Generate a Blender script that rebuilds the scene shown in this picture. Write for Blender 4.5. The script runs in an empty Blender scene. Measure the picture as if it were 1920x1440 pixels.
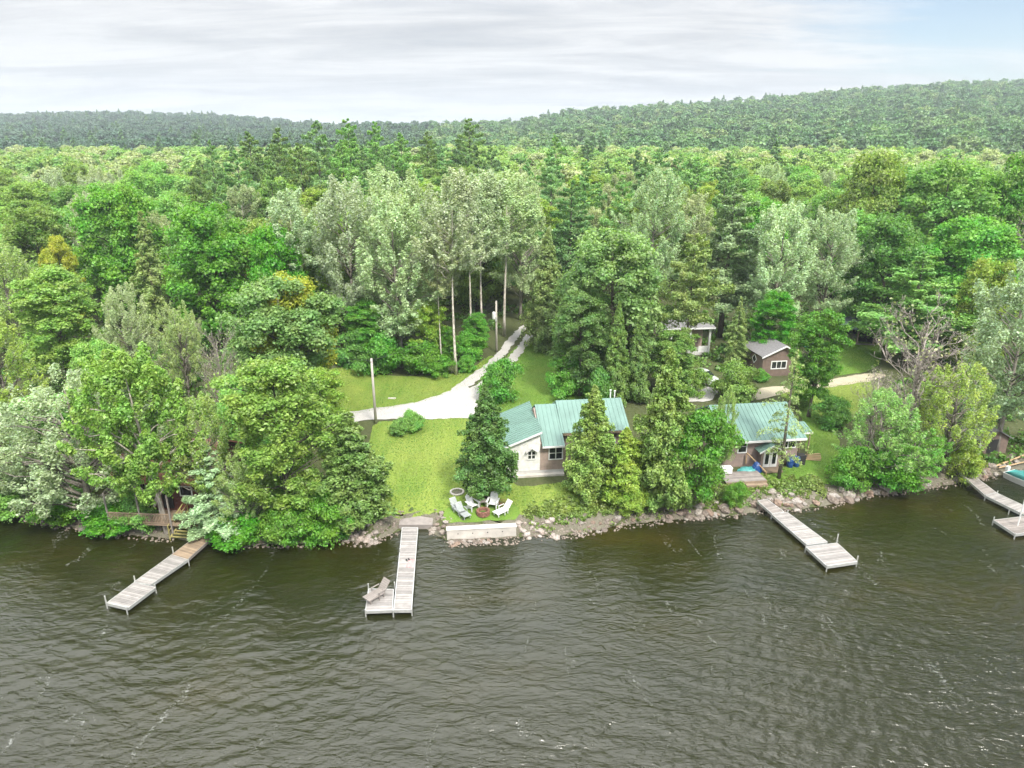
import bpy, bmesh, math, random
import numpy as np
from mathutils import Vector, Matrix, noise as mnoise
from mathutils.geometry import delaunay_2d_cdt

S = bpy.context.scene
COL = S.collection
rnd = random.Random(7)
RG = np.random.default_rng(11)
R = math.radians
PI = math.pi

# ------------------------------------------------------------------ camera model
CZ, PITCH, FPX = 30.0, R(19.4), 1280.0
CP, SP = math.cos(PITCH), math.sin(PITCH)


def ray(u, v):
    a, b = (u - 960) / FPX, (720 - v) / FPX
    return (a, CP + b * SP, -SP + b * CP)


def atz(u, v, z=0.0):
    d = ray(u, v)
    t = (z - CZ) / d[2]
    return Vector((d[0] * t, d[1] * t, z))


def proj(x, y, z):
    dz = z - CZ
    dep = y * CP - dz * SP
    return 960 + FPX * x / dep, 720 - FPX * (y * SP + dz * CP) / dep, dep


# ------------------------------------------------------------------ terrain
SHORE = [(0, 962), (100, 982), (200, 1000), (330, 1010), (420, 1020), (560, 1020), (630, 1012), (690, 1018),
         (735, 1002), (757, 992), (800, 992), (836, 1015), (960, 1008), (1080, 1002), (1160, 986), (1240, 976),
         (1300, 972), (1380, 966), (1440, 956), (1500, 954), (1560, 946), (1640, 928), (1720, 920), (1790, 908),
         (1850, 896), (1920, 884)]
_sp = sorted([tuple(atz(u, v, 0)[:2]) for u, v in SHORE])
_sp = [(-400, _sp[0][1] + 60), (-90, _sp[0][1] + 6), (-60, _sp[0][1] + 2)] + _sp + [(60, _sp[-1][1] + 3), (100, _sp[-1][1] + 4), (400, _sp[-1][1] + 40)]
SX = np.array([p[0] for p in _sp]); SY = np.array([p[1] for p in _sp])
CU = np.array([-600, 0, 200, 400, 560, 660, 760, 950, 1000, 1060, 1200, 1400, 1600, 1750, 1920, 2500])
CV = np.array([222, 220, 214, 219, 232, 238, 236, 236, 227, 214, 204, 191, 173, 161, 157, 150])
CD = np.array([1500, 1500, 1500, 1500, 1400, 1200, 1000, 1000, 1050, 1100, 1150, 1200, 1200, 1200, 1200, 1200.])


def sstep(t):
    t = np.clip(t, 0, 1)
    return t * t * (3 - 2 * t)


def height(x, y):
    x = np.asarray(x, float); y = np.asarray(y, float)
    d = y - np.interp(x, SX, SY)
    left = sstep((-17 - x) / 6) * sstep((d + 0.2) / 4) * 1.0
    h = np.interp(d, [-400, -14, -5, -1.5, 0, 1.3, 3, 10, 40, 120, 300], [-4, -3.4, -1.6, -.6, -.05, .55, 1.0, 1.35, 2.3, 4.6, 9.0]) + left
    yy = np.maximum(y, 50.0)
    u = np.clip(960 + FPX * x / (yy * CP + 5), -600, 2500)
    cv = np.interp(u, CU, CV); cd = np.interp(u, CU, CD)
    foot = np.interp(u, [0, 900, 1300, 1920], [480, 460, 380, 360])
    b = (720 - cv) / FPX
    crest = CZ + cd * (-SP + b * CP) / (CP + b * SP) - 15
    t = np.clip((y - foot) / (cd - foot), 0, 1)
    tt = 0.55 * t + 0.45 * (np.sin((t - .5) * PI) * .5 + .5)
    base = np.minimum(h, 9.0)
    hh = base + (crest - base) * tt
    hh = np.where(y > cd, crest - (y - cd) * 0.05, hh)
    return np.where(y > foot, hh, h)


def hz(x, y):
    return float(height(x, y))


def G(u, v):
    z = 1.2
    for _ in range(40):
        p = atz(u, v, z)
        z = 0.5 * z + 0.5 * hz(p.x, p.y)
    return Vector((p.x, p.y, hz(p.x, p.y)))


def ztop(p, v):
    """height z at which a vertical through ground point p appears at image row v"""
    d = ray(960, v)
    return CZ + d[2] * p.y / d[1]


# ------------------------------------------------------------------ object helpers
def setp(o, label=None, cat=None, group=None, kind=None):
    if label: o['label'] = label
    if cat: o['category'] = cat
    if group: o['group'] = group
    if kind: o['kind'] = kind
    return o


def empty(name, label, cat, loc=(0, 0, 0), rz=0.0, group=None):
    o = bpy.data.objects.new(name, None)
    COL.objects.link(o)
    o.location = loc
    o.rotation_euler = (0, 0, rz)
    o.empty_display_size = .3
    return setp(o, label, cat, group)


def link(name, me, parent=None, color=None):
    o = bpy.data.objects.new(name, me)
    COL.objects.link(o)
    if parent is not None: o.parent = parent
    if color: o.color = (*color, 1)
    return o


def copy_tree(o, parent=None):
    c = o.copy(); COL.objects.link(c)
    if parent is not None: c.parent = parent
    for ch in list(o.children): copy_tree(ch, c)
    return c


def np_mesh(name, V, F, mats, smooth=False, mi=None):
    """V (n,3), F (m,4) or (m,3)"""
    me = bpy.data.meshes.new(name)
    V = np.asarray(V, np.float32); F = np.asarray(F, np.int32)
    n, m, k = len(V), len(F), F.shape[1]
    me.vertices.add(n); me.vertices.foreach_set('co', V.ravel())
    me.loops.add(m * k); me.loops.foreach_set('vertex_index', F.ravel())
    me.polygons.add(m)
    me.polygons.foreach_set('loop_start', np.arange(0, m * k, k, dtype=np.int32))
    me.polygons.foreach_set('loop_total', np.full(m, k, np.int32))
    if smooth: me.polygons.foreach_set('use_smooth', np.ones(m, bool))
    for x in (mats if isinstance(mats, (list, tuple)) else [mats]): me.materials.append(x)
    if mi is not None: me.polygons.foreach_set('material_index', np.asarray(mi, np.int32))
    me.update(calc_edges=True)
    return me


class MB:
    def __init__(s): s.v = []; s.f = []; s.m = Matrix.Identity(4)

    def add(s, vs, fs):
        o = len(s.v)
        s.v += [tuple(s.m @ Vector(p)) for p in vs]
        s.f += [tuple(i + o for i in f) for f in fs]
        return s

    def box(s, x0, x1, y0, y1, z0, z1):
        return s.add([(x0, y0, z0), (x1, y0, z0), (x1, y1, z0), (x0, y1, z0), (x0, y0, z1), (x1, y0, z1), (x1, y1, z1), (x0, y1, z1)],
                     [(0, 3, 2, 1), (4, 5, 6, 7), (0, 1, 5, 4), (1, 2, 6, 5), (2, 3, 7, 6), (3, 0, 4, 7)])

    def prism(s, prof, a, b, axis='x'):
        """profile polygon (p,q), extruded a..b along axis: x -> (y,z) profile, y -> (x,z), z -> (x,y)"""
        mk = {'x': lambda p, e: (e, p[0], p[1]), 'y': lambda p, e: (p[0], e, p[1]), 'z': lambda p, e: (p[0], p[1], e)}[axis]
        n = len(prof)
        vs = [mk(p, a) for p in prof] + [mk(p, b) for p in prof]
        fs = [tuple(range(n)), tuple(range(2 * n - 1, n - 1, -1))] + [(i, (i + 1) % n, n + (i + 1) % n, n + i) for i in range(n)]
        return s.add(vs, fs)

    def tube(s, pts, rad, n=8, cap=True):
        pts = [Vector(p) for p in pts]
        if not isinstance(rad, (list, tuple)): rad = [rad] * len(pts)
        vs = []; fs = []
        for i, p in enumerate(pts):
            t = (pts[min(i + 1, len(pts) - 1)] - pts[max(i - 1, 0)]).normalized()
            a = t.cross(Vector((0, 0, 1)) if abs(t.z) < .9 else Vector((1, 0, 0))).normalized(); b = t.cross(a)
            for k in range(n):
                c = 2 * PI * k / n
                vs.append(p + (a * math.cos(c) + b * math.sin(c)) * rad[i])
        for i in range(len(pts) - 1):
            for k in range(n):
                k2 = (k + 1) % n
                fs.append((i * n + k, i * n + k2, (i + 1) * n + k2, (i + 1) * n + k))
        if cap:
            fs.append(tuple(range(n))[::-1]); fs.append(tuple(range((len(pts) - 1) * n, len(pts) * n)))
        return s.add(vs, fs)

    def mesh(s, name, mat, smooth=False, bevel=0):
        bm = bmesh.new()
        bv = [bm.verts.new(v) for v in s.v]
        for f in s.f:
            try: bm.faces.new([bv[i] for i in f])
            except ValueError: pass
        bmesh.ops.recalc_face_normals(bm, faces=bm.faces)
        if bevel:
            es = [e for e in bm.edges if len(e.link_faces) == 2 and e.calc_face_angle(0) > .6]
            bmesh.ops.bevel(bm, geom=es, offset=bevel, segments=2, affect='EDGES', profile=.6)
        me = bpy.data.meshes.new(name); bm.to_mesh(me); bm.free()
        me.materials.append(mat)
        if smooth: me.polygons.foreach_set('use_smooth', [True] * len(me.polygons))
        return me

    def build(s, name, mat, parent=None, smooth=False, bevel=0, color=None):
        return link(name, s.mesh(name, mat, smooth, bevel), parent, color)


# ------------------------------------------------------------------ materials
def newmat(name):
    m = bpy.data.materials.new(name); m.use_nodes = True
    nt = m.node_tree; nt.nodes.clear()
    out = nt.nodes.new('ShaderNodeOutputMaterial')
    return m, nt, out


def nd(nt, t, **kw):
    n = nt.nodes.new(t)
    for k, v in kw.items():
        if k.startswith('i_'):
            key = k[2:]
            n.inputs[int(key) if key.isdigit() else key.replace('_', ' ')].default_value = v
        else: setattr(n, k, v)
    return n


def lk(nt, a, b): nt.links.new(a, b)


def c4(c): return (*c, 1)


def mixc(nt, fac, a, b, mode='MIX'):
    n = nt.nodes.new('ShaderNodeMix'); n.data_type = 'RGBA'; n.blend_type = mode; n.clamp_factor = True
    for sock, val in ((n.inputs[0], fac), (n.inputs[6], a), (n.inputs[7], b)):
        if hasattr(val, 'links'): nt.links.new(val, sock)
        elif isinstance(val, (tuple, list)): sock.default_value = c4(val) if len(val) == 3 else val
        else: sock.default_value = val
    return n.outputs[2]


def ramp(nt, fac, stops):
    n = nt.nodes.new('ShaderNodeValToRGB'); nt.links.new(fac, n.inputs[0])
    e = n.color_ramp.elements
    while len(e) < len(stops): e.new(0.5)
    for i, (p, c) in enumerate(stops):
        e[i].position = p; e[i].color = c4(c) if not isinstance(c, (int, float)) else (c, c, c, 1)
    return n.outputs[0]


def noise(nt, scale, detail=5, rough=.55, vec=None, coord='Object', mapscale=None, dist=0):
    tc = nt.nodes.new('ShaderNodeTexCoord')
    src = vec or tc.outputs[coord]
    if mapscale:
        mp = nt.nodes.new('ShaderNodeMapping'); mp.inputs['Scale'].default_value = mapscale
        nt.links.new(src, mp.inputs[0]); src = mp.outputs[0]
    n = nt.nodes.new('ShaderNodeTexNoise'); n.inputs['Scale'].default_value = scale
    n.inputs['Detail'].default_value = detail; n.inputs['Roughness'].default_value = rough; n.inputs['Distortion'].default_value = dist
    nt.links.new(src, n.inputs['Vector'])
    return n.outputs['Fac']


def solid(name, col, rough=.7, vary=.25, scale=3.0, bump=.0, bscale=30, metal=0, coat=0, mapscale=None):
    m, nt, out = newmat(name)
    b = nd(nt, 'ShaderNodeBsdfPrincipled'); b.inputs['Roughness'].default_value = rough; b.inputs['Metallic'].default_value = metal
    if coat: b.inputs['Coat Weight'].default_value = coat
    f = noise(nt, scale, mapscale=mapscale)
    c = ramp(nt, f, [(.3, tuple(x * (1 - vary) for x in col)), (.7, tuple(min(1, x * (1 + vary)) for x in col))])
    lk(nt, c, b.inputs['Base Color'])
    if bump:
        bp = nd(nt, 'ShaderNodeBump', i_Strength=bump); bp.inputs['Distance'].default_value = .02
        lk(nt, noise(nt, bscale, mapscale=mapscale), bp.inputs['Height']); lk(nt, bp.outputs[0], b.inputs['Normal'])
    lk(nt, b.outputs[0], out.inputs[0])
    return m


def planks(name, col):
    m = solid(name, col, .8, .16, 2.5, .2, 20)
    nt = m.node_tree; b = next(n for n in nt.nodes if n.type == 'BSDF_PRINCIPLED'); src = b.inputs['Base Color'].links[0].from_socket
    geo = nd(nt, 'ShaderNodeNewGeometry'); mr = nd(nt, 'ShaderNodeMapRange'); mr.inputs[3].default_value = .72; mr.inputs[4].default_value = 1.2
    lk(nt, geo.outputs['Random Per Island'], mr.inputs[0])
    cx = nd(nt, 'ShaderNodeCombineColor')
    for i in range(3): lk(nt, mr.outputs[0], cx.inputs[i])
    n = nt.nodes.new('ShaderNodeMix'); n.data_type = 'RGBA'; n.blend_type = 'MULTIPLY'; n.clamp_result = False; n.inputs[0].default_value = 1
    lk(nt, src, n.inputs[6]); lk(nt, cx.outputs[0], n.inputs[7]); lk(nt, n.outputs[2], b.inputs['Base Color'])
    return m


def siding(name, col, rough=.7, pitch=.15, vertical=False):
    m, nt, out = newmat(name)
    b = nd(nt, 'ShaderNodeBsdfPrincipled', i_Roughness=rough)
    tc = nd(nt, 'ShaderNodeTexCoord')
    w = nd(nt, 'ShaderNodeTexWave', wave_type='BANDS', bands_direction='X' if vertical else 'Z', wave_profile='SAW')
    w.inputs['Scale'].default_value = .314 / pitch; w.inputs['Distortion'].default_value = 0
    lk(nt, tc.outputs['Object'], w.inputs['Vector'])
    f = noise(nt, 2.2, 6)
    c = ramp(nt, f, [(.3, tuple(x * .78 for x in col)), (.7, tuple(min(.95, x * 1.15) for x in col))])
    lk(nt, c, b.inputs['Base Color'])
    bp = nd(nt, 'ShaderNodeBump', i_Strength=.6); bp.inputs['Distance'].default_value = .02
    lk(nt, w.outputs['Fac'], bp.inputs['Height']); lk(nt, bp.outputs[0], b.inputs['Normal'])
    lk(nt, b.outputs[0], out.inputs[0])
    return m


def leafmat(name, trans=.35, far=False, pale=0.0, cols=None):
    m, nt, out = newmat(name)
    oi = nd(nt, 'ShaderNodeObjectInfo'); geo = nd(nt, 'ShaderNodeNewGeometry')
    if far:
        base = ramp(nt, oi.outputs['Random'], cols)
        if far == 'zoned': pass
    else:
        base = oi.outputs['Color']
    # leaf to leaf and branch to branch colour differences
    v1 = nd(nt, 'ShaderNodeMapRange'); v1.inputs[3].default_value = .60; v1.inputs[4].default_value = 1.50
    lk(nt, geo.outputs['Random Per Island'], v1.inputs[0])
    hs = nd(nt, 'ShaderNodeHueSaturation')
    lk(nt, base, hs.inputs['Color']); lk(nt, v1.outputs[0], hs.inputs['Value'])
    f = noise(nt, .55, 2)
    hue = nd(nt, 'ShaderNodeMapRange'); hue.inputs[1].default_value = .3; hue.inputs[2].default_value = .7
    hue.inputs[3].default_value = .478; hue.inputs[4].default_value = .52
    lk(nt, f, hue.inputs[0]); lk(nt, hue.outputs[0], hs.inputs['Hue'])
    col = hs.outputs[0]
    if pale:
        up = mixc(nt, pale, col, (.55, .60, .47))
        col = mixc(nt, geo.outputs['Backfacing'], col, up)
    d = nd(nt, 'ShaderNodeBsdfPrincipled', i_Roughness=.45)
    d.inputs['Specular IOR Level'].default_value = .5
    lk(nt, col, d.inputs['Base Color'])
    t = nd(nt, 'ShaderNodeBsdfTranslucent')
    tcol = mixc(nt, 1.0, col, (1.15, 1.25, .55), 'MULTIPLY')
    lk(nt, tcol, t.inputs['Color'])
    mx = nd(nt, 'ShaderNodeMixShader', i_0=trans)
    lk(nt, d.outputs[0], mx.inputs[1]); lk(nt, t.outputs[0], mx.inputs[2]); lk(nt, mx.outputs[0], out.inputs[0])
    return m


def barkmat():
    m, nt, out = newmat('bark')
    oi = nd(nt, 'ShaderNodeObjectInfo')
    b = nd(nt, 'ShaderNodeBsdfPrincipled', i_Roughness=.85)
    f = noise(nt, 3.0, 6, mapscale=(3, 3, .8))
    c = mixc(nt, ramp(nt, f, [(.35, 1.0), (.62, 0.0)]), oi.outputs['Color'], mixc(nt, 1.0, oi.outputs['Color'], (.45, .42, .38), 'MULTIPLY'))
    lk(nt, c, b.inputs['Base Color']); lk(nt, b.outputs[0], out.inputs[0])
    return m


M = {}
M['leaf'] = leafmat('broad_leaves', .45)
M['silver'] = leafmat('silver_leaves', .38, pale=.75)
M['needle'] = leafmat('needles', .33)
M['bark'] = barkmat()
M['far'] = leafmat('far_leaves', .3, far=True, cols=[(0, (.115, .235, .075)), (.3, (.08, .185, .065)), (.5, (.155, .275, .085)), (.75, (.07, .155, .065)), (1, (.205, .295, .105))])
M['farc'] = leafmat('far_needles', .2, far=True, cols=[(0, (.12, .235, .085)), (.5, (.15, .27, .095)), (1, (.11, .21, .08))])
M['farl'] = leafmat('far_hazed_leaves', .3, far=True, cols=[(0, (.06, .135, .075)), (.4, (.05, .115, .07)), (.7, (.085, .16, .08)), (1, (.045, .10, .06))])  # blue of distance haze painted into the left hill's leaf colour
MIDC = [[(0, (.24, .38, .10)), (1, (.30, .44, .12))], [(0, (.35, .41, .21)), (1, (.40, .45, .24))], [(0, (.17, .33, .085)), (1, (.22, .37, .10))], [(0, (.27, .37, .085)), (1, (.22, .34, .10))]]
for _i, _c in enumerate(MIDC): M['mid%d' % _i] = leafmat('mid_leaves_%d' % _i, .4, far=True, cols=_c)
M['under'] = leafmat('undergrowth_leaves', .3, far=True, cols=[(0, (.08, .20, .03)), (1, (.13, .24, .045))])
M['grass'] = leafmat('grass_blades', .5, far=True, cols=[(0, (.24, .32, .05)), (1, (.24, .32, .05))])
_nt = M['grass'].node_tree
_hs = next(n for n in _nt.nodes if n.type == 'HUE_SAT')
lk(_nt, ramp(_nt, noise(_nt, .17, 5, .6), [(.33, (.055, .165, .02)), (.5, (.11, .22, .032)), (.66, (.21, .26, .06))]), _hs.inputs['Color'])
M['weed'] = leafmat('weed_leaves', .3, far=True, cols=[(0, (.16, .23, .05)), (1, (.16, .23, .05))])
M['white'] = solid('white_paint', (.62, .62, .60), .5, .06)
M['whitewall'] = siding('white_siding', (.64, .63, .60), .6, .16)
M['tanwall'] = siding('tan_siding', (.31, .24, .20), .7, .14)
M['mauvewall'] = siding('mauve_shingle', (.25, .19, .165), .8, .16)
M['brownwall'] = siding('brown_shingle', (.16, .115, .092), .8, .16)
M['redwall'] = siding('red_log', (.09, .026, .018), .7, .2)
M['greenroof'] = solid('green_metal', (.125, .212, .178), .45, .14, .5, metal=.1)
M['greyroof'] = solid('grey_shingle', (.15, .145, .145), .9, .25, 6, .3)
M['redroof'] = solid('rust_roof', (.24, .105, .07), .7, .2, 2)
M['darkroof'] = solid('slate_blue_roof', (.10, .13, .16), .7, .15, 3)
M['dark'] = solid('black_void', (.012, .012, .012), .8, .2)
M['concrete'] = solid('concrete', (.44, .41, .365), .85, .2, 1.2, .2)
M['foundation'] = solid('foundation', (.46, .45, .43), .85, .10, 1.2, .2)
M['wood'] = planks('weathered_planks', (.22, .195, .175))
M['woodlight'] = planks('pale_planks', (.265, .247, .23))
M['woodtan'] = planks('tan_planks', (.25, .185, .125))
M['newwood'] = solid('fresh_lumber', (.38, .26, .14), .7, .12, 2)
M['stair'] = solid('yellow_green_planks', (.26, .23, .08), .75, .2, 2.5, .2)
M['metal'] = solid('galvanised', (.60, .60, .58), .4, .1, 5, metal=.6)
M['pole'] = solid('pole_wood', (.36, .33, .29), .8, .2, 3, mapscale=(4, 4, .5))
M['wire'] = solid('wire_black', (.05, .05, .05), .6, .1)
M['blue'] = solid('blue_plastic', (.012, .055, .19), .4, .15)
M['teal'] = solid('teal_plastic', (.05, .24, .225), .35, .12)
M['pink'] = solid('pink_cloth', (.42, .25, .24), .9, .15)
M['brick'] = solid('red_brick', (.20, .095, .065), .9, .25, 6, .3)
M['carpaint'] = solid('silver_paint', (.58, .59, .60), .3, .04, metal=.0, coat=.6)
M['rubber'] = solid('rubber', (.02, .02, .02), .8, .1)
M['chairgrey'] = solid('grey_plastic', (.27, .29, .28), .55, .1)
M['chairwood'] = solid('faded_wood', (.21, .185, .165), .8, .15)
M['red'] = solid('red_lens', (.35, .02, .02), .3, .1)
m, nt, out = newmat('window_glass')
b = nd(nt, 'ShaderNodeBsdfPrincipled', i_Roughness=.06); b.inputs['Base Color'].default_value = (.012, .015, .018, 1)
lk(nt, b.outputs[0], out.inputs[0]); M['glass'] = m


def rockmat():
    m, nt, out = newmat('rock')
    oi = nd(nt, 'ShaderNodeObjectInfo')
    b = nd(nt, 'ShaderNodeBsdfPrincipled', i_Roughness=.85)
    f = noise(nt, 2.5, 7, .6)
    c = mixc(nt, 1.0, oi.outputs['Color'], ramp(nt, f, [(.3, (.5, .46, .42)), (.7, (1.2, 1.15, 1.1))]), 'MULTIPLY')
    lk(nt, c, b.inputs['Base Color'])
    bp = nd(nt, 'ShaderNodeBump', i_Strength=.5); bp.inputs['Distance'].default_value = .05
    lk(nt, noise(nt, 9, 6), bp.inputs['Height']); lk(nt, bp.outputs[0], b.inputs['Normal'])
    lk(nt, b.outputs[0], out.inputs[0])
    return m


M['rock'] = rockmat()


def groundlike(name, stops, scale, fine=18, bump=.5, rough=.95, dist=.05, stripes=None):
    m, nt, out = newmat(name)
    b = nd(nt, 'ShaderNodeBsdfPrincipled', i_Roughness=rough); b.inputs['Specular IOR Level'].default_value = .15
    f = noise(nt, scale, 8, .6); g = noise(nt, fine, 5, .7)
    c = mixc(nt, .55, ramp(nt, f, stops), ramp(nt, g, [(.25, tuple(x * .55 for x in stops[0][1])), (.75, tuple(min(1, x * 1.3) for x in stops[-1][1]))]))
    if stripes:
        s = noise(nt, .5, 3, mapscale=(1.6, .25, 1)); c = mixc(nt, ramp(nt, s, [(.42, 0.0), (.68, .75)]), c, stripes)
    lk(nt, c, b.inputs['Base Color'])
    bp = nd(nt, 'ShaderNodeBump', i_Strength=bump * .6); bp.inputs['Distance'].default_value = dist
    lk(nt, g, bp.inputs['Height']); lk(nt, bp.outputs[0], b.inputs['Normal'])
    lk(nt, b.outputs[0], out.inputs[0])
    return m


M['ground'] = groundlike('forest_floor', [(.3, (.035, .05, .015)), (.55, (.06, .085, .025)), (.75, (.09, .085, .045))], .25, 4, .8)
M['lawn'] = groundlike('lawn_grass', [(.3, (.075, .165, .02)), (.5, (.12, .20, .028)), (.72, (.20, .235, .05))], .16, 10, .7, stripes=(.20, .25, .05))
M['lawnb'] = groundlike('green_grass', [(.3, (.06, .15, .018)), (.5, (.09, .185, .024)), (.72, (.15, .215, .04))], .2, 10, .7)
M['bank'] = groundlike('bank_soil', [(.3, (.065, .06, .042)), (.5, (.115, .105, .075)), (.72, (.17, .158, .12))], .6, 7, .9)
M['gravel'] = groundlike('pale_gravel', [(.32, (.27, .255, .235)), (.5, (.36, .345, .325)), (.66, (.43, .415, .395))], .25, 9, .5)
M['sand'] = groundlike('sandy_path', [(.3, (.27, .235, .16)), (.5, (.34, .30, .21)), (.7, (.40, .36, .27))], .4, 9, .5)


# ------------------------------------------------------------------ ground sheet
def axis(dense0, dense1, step, lo, hi, grow=1.13):
    a = list(np.arange(dense0, dense1 + 1e-6, step))
    s = step
    while a[-1] < hi: s *= grow; a.append(a[-1] + s)
    s = step
    while a[0] > lo: s *= grow; a.insert(0, a[0] - s)
    return np.array(a)


def grid_mesh(name, xs, ys, Z, mat):
    X, Y = np.meshgrid(xs, ys)
    nx, ny = len(xs), len(ys)
    V = np.stack([X, Y, Z], -1).reshape(-1, 3)
    i = np.arange(nx * ny).reshape(ny, nx)
    F = np.stack([i[:-1, :-1], i[:-1, 1:], i[1:, 1:], i[1:, :-1]], -1).reshape(-1, 4)
    return np_mesh(name, V, F, mat, True)


xs = axis(-62, 62, .5, -3500, 3500); ys = axis(40, 112, .5, -500, 4500)
X, Y = np.meshgrid(xs, ys)
Zg = height(X, Y)
rough = np.zeros_like(Zg)
for k, (a, w) in enumerate([(.05, 1.9), (.03, 3.7)]):
    rough += a * np.sin(w * X + 1.3 * k + np.sin(Y * w * .7)) * np.sin(w * .83 * Y + 2 * np.cos(X * w * .4))
DG = Y - np.interp(X, SX, SY)
Zg = Zg + rough * np.clip((DG > 0) * 1.0, .0, 1) * np.exp(-np.maximum(DG, 0) / 3) * 1.5
setp(link('ground', grid_mesh('ground', xs, ys, Zg, M['ground'])), kind='structure')


def smooth_poly(pts, n=8):
    out = []
    L = len(pts)
    for i in range(L):
        p0, p1, p2, p3 = (Vector(pts[(i + k) % L]) for k in (-1, 0, 1, 2))
        for j in range(n):
            t = j / n
            out.append(.5 * ((2 * p1) + (p2 - p0) * t + (2 * p0 - 5 * p1 + 4 * p2 - p3) * t * t + (3 * p1 - p0 - 3 * p2 + p3) * t ** 3))
    return out


def sheet(name, polys, off, mat, step=.5, jit=.12, smooth=True):
    Vs = []; Fs = []
    for ip, poly in enumerate(polys):
        w = [G(u, v).to_2d() for u, v in poly]
        if smooth: w = smooth_poly(w)
        q = []
        for i in range(len(w)):                       # resample, roughen the outline
            a, b2 = w[i], w[(i + 1) % len(w)]
            n = max(1, int((b2 - a).length / .35))
            for j in range(n):
                p = a.lerp(b2, j / n)
                nz = mnoise.noise_vector(Vector((p.x * 1.3, p.y * 1.3, 3.1)))
                q.append(p + Vector((nz.x, nz.y)) * jit * 2)
        xs_ = [p.x for p in q]; ys_ = [p.y for p in q]
        ins = []
        P = np.array([(p.x, p.y) for p in q])
        gx, gy = np.meshgrid(np.arange(min(xs_), max(xs_), step), np.arange(min(ys_), max(ys_), step))
        gx = gx.ravel(); gy = gy.ravel()
        inside = np.zeros(len(gx), bool)
        for i in range(len(P)):
            x1, y1 = P[i]; x2, y2 = P[(i + 1) % len(P)]
            if y1 == y2: continue
            c = ((y1 > gy) != (y2 > gy)) & (gx < (x2 - x1) * (gy - y1) / (y2 - y1) + x1)
            inside ^= c
        ins = [Vector((a, b2)) for a, b2 in zip(gx[inside], gy[inside])]
        nb = len(q)
        vs, es, fs, *_ = delaunay_2d_cdt(q + ins, [], [list(range(nb))], 1, 1e-5)
        o = len(Vs)
        Vs += [(v.x, v.y, hz(v.x, v.y) + off + ip * .014) for v in vs]
        Fs += [[i + o for i in (f if True else f)] for f in fs if len(f) == 3]
    F = np.array(Fs); V = np.array(Vs)
    nrm = np.cross(V[F[:, 1]] - V[F[:, 0]], V[F[:, 2]] - V[F[:, 0]])[:, 2]
    F[nrm < 0] = F[nrm < 0][:, ::-1]
    return setp(link(name, np_mesh(name, V, F, mat, True)), kind='structure')


sheet('lawn', [[(744, 790), (880, 784), (1000, 800), (960, 905), (1100, 900), (1260, 905), (1240, 945), (1100, 965), (1050, 962), (960, 968), (820, 962), (752, 972), (700, 960), (690, 880), (700, 800)]], .035, M['lawn'])
sheet('lawn', [[(640, 690), (700, 702), (780, 706), (870, 696), (920, 668), (930, 690), (880, 722), (800, 752), (690, 772), (640, 780), (560, 770), (580, 710)]], .035, M['lawn'])
sheet('lawn', [[(968, 650), (1010, 650), (1060, 690), (1110, 745), (1090, 775), (960, 775), (905, 765), (905, 745), (930, 700)]], .034, M['lawnb'])
sheet('lawn', [[(1375, 890), (1500, 868), (1508, 810), (1500, 760), (1560, 800), (1580, 870), (1570, 905), (1480, 908), (1400, 925), (1375, 920)]], .034, M['lawnb'])
sheet('lawn', [[(1530, 645), (1600, 640), (1650, 650), (1640, 690), (1560, 706), (1530, 700)]], .034, M['lawnb'])
sheet('lawn', [[(1460, 735), (1560, 722), (1640, 715), (1640, 760), (1560, 800), (1500, 760)]], .033, M['lawn'])
sheet('driveway', [[(560, 772), (640, 774), (700, 766), (770, 756), (830, 738), (868, 722), (884, 732), (892, 742), (900, 750), (905, 770), (890, 784), (780, 786), (690, 789), (600, 792)],
                   [(838, 737), (897, 694), (930, 664), (957, 632), (978, 612), (990, 612), (970, 636), (946, 668), (905, 706), (862, 738)],
                   [(862, 744), (900, 717), (945, 680), (975, 644), (996, 614), (1010, 614), (990, 646), (962, 684), (920, 726), (885, 762)]], .06, M['gravel'], jit=.16)
sheet('gravel_path', [[(1400, 742), (1430, 728), (1500, 722), (1580, 708), (1640, 700), (1660, 708), (1590, 722), (1520, 730), (1470, 738), (1420, 750)]], .055, M['sand'])
sheet('driveway', [[(1285, 705), (1330, 700), (1345, 720), (1335, 750), (1280, 752), (1270, 740)]], .06, M['gravel'], jit=.16)
# rocky shore strips of bare soil along the water
bp_ = []
for x in np.arange(-62, 62, 1.0): bp_.append((x, np.interp(x, SX, SY)))
V = []; F = []
for i, (x, y) in enumerate(bp_):
    for j, dd in enumerate([-1.6, -.8, -.2, .3, .8, 1.3, 1.5, 1.85 + .4 * math.sin(x * .9) + .3 * math.sin(x * 2.3)]):
        V.append((x, y + dd, hz(x, y + dd) + .03 + .05 * math.sin(x * 3.1 + dd * 4) * (dd < 2)))
for i in range(len(bp_) - 1):
    for j in range(7): F.append((i * 8 + j, i * 8 + 8 + j, i * 8 + 9 + j, i * 8 + 1 + j))
setp(link('shore_path_bank', np_mesh('bank', V, F, M['bank'], True)), kind='structure').name = 'shore_bank'

# ------------------------------------------------------------------ water
xs = axis(-64, 64, .16, -700, 700, 1.2); ys = axis(14, 66, .13, -600, 90, 1.2)
X, Y = np.meshgrid(xs, ys)
W = np.zeros_like(X)
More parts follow.
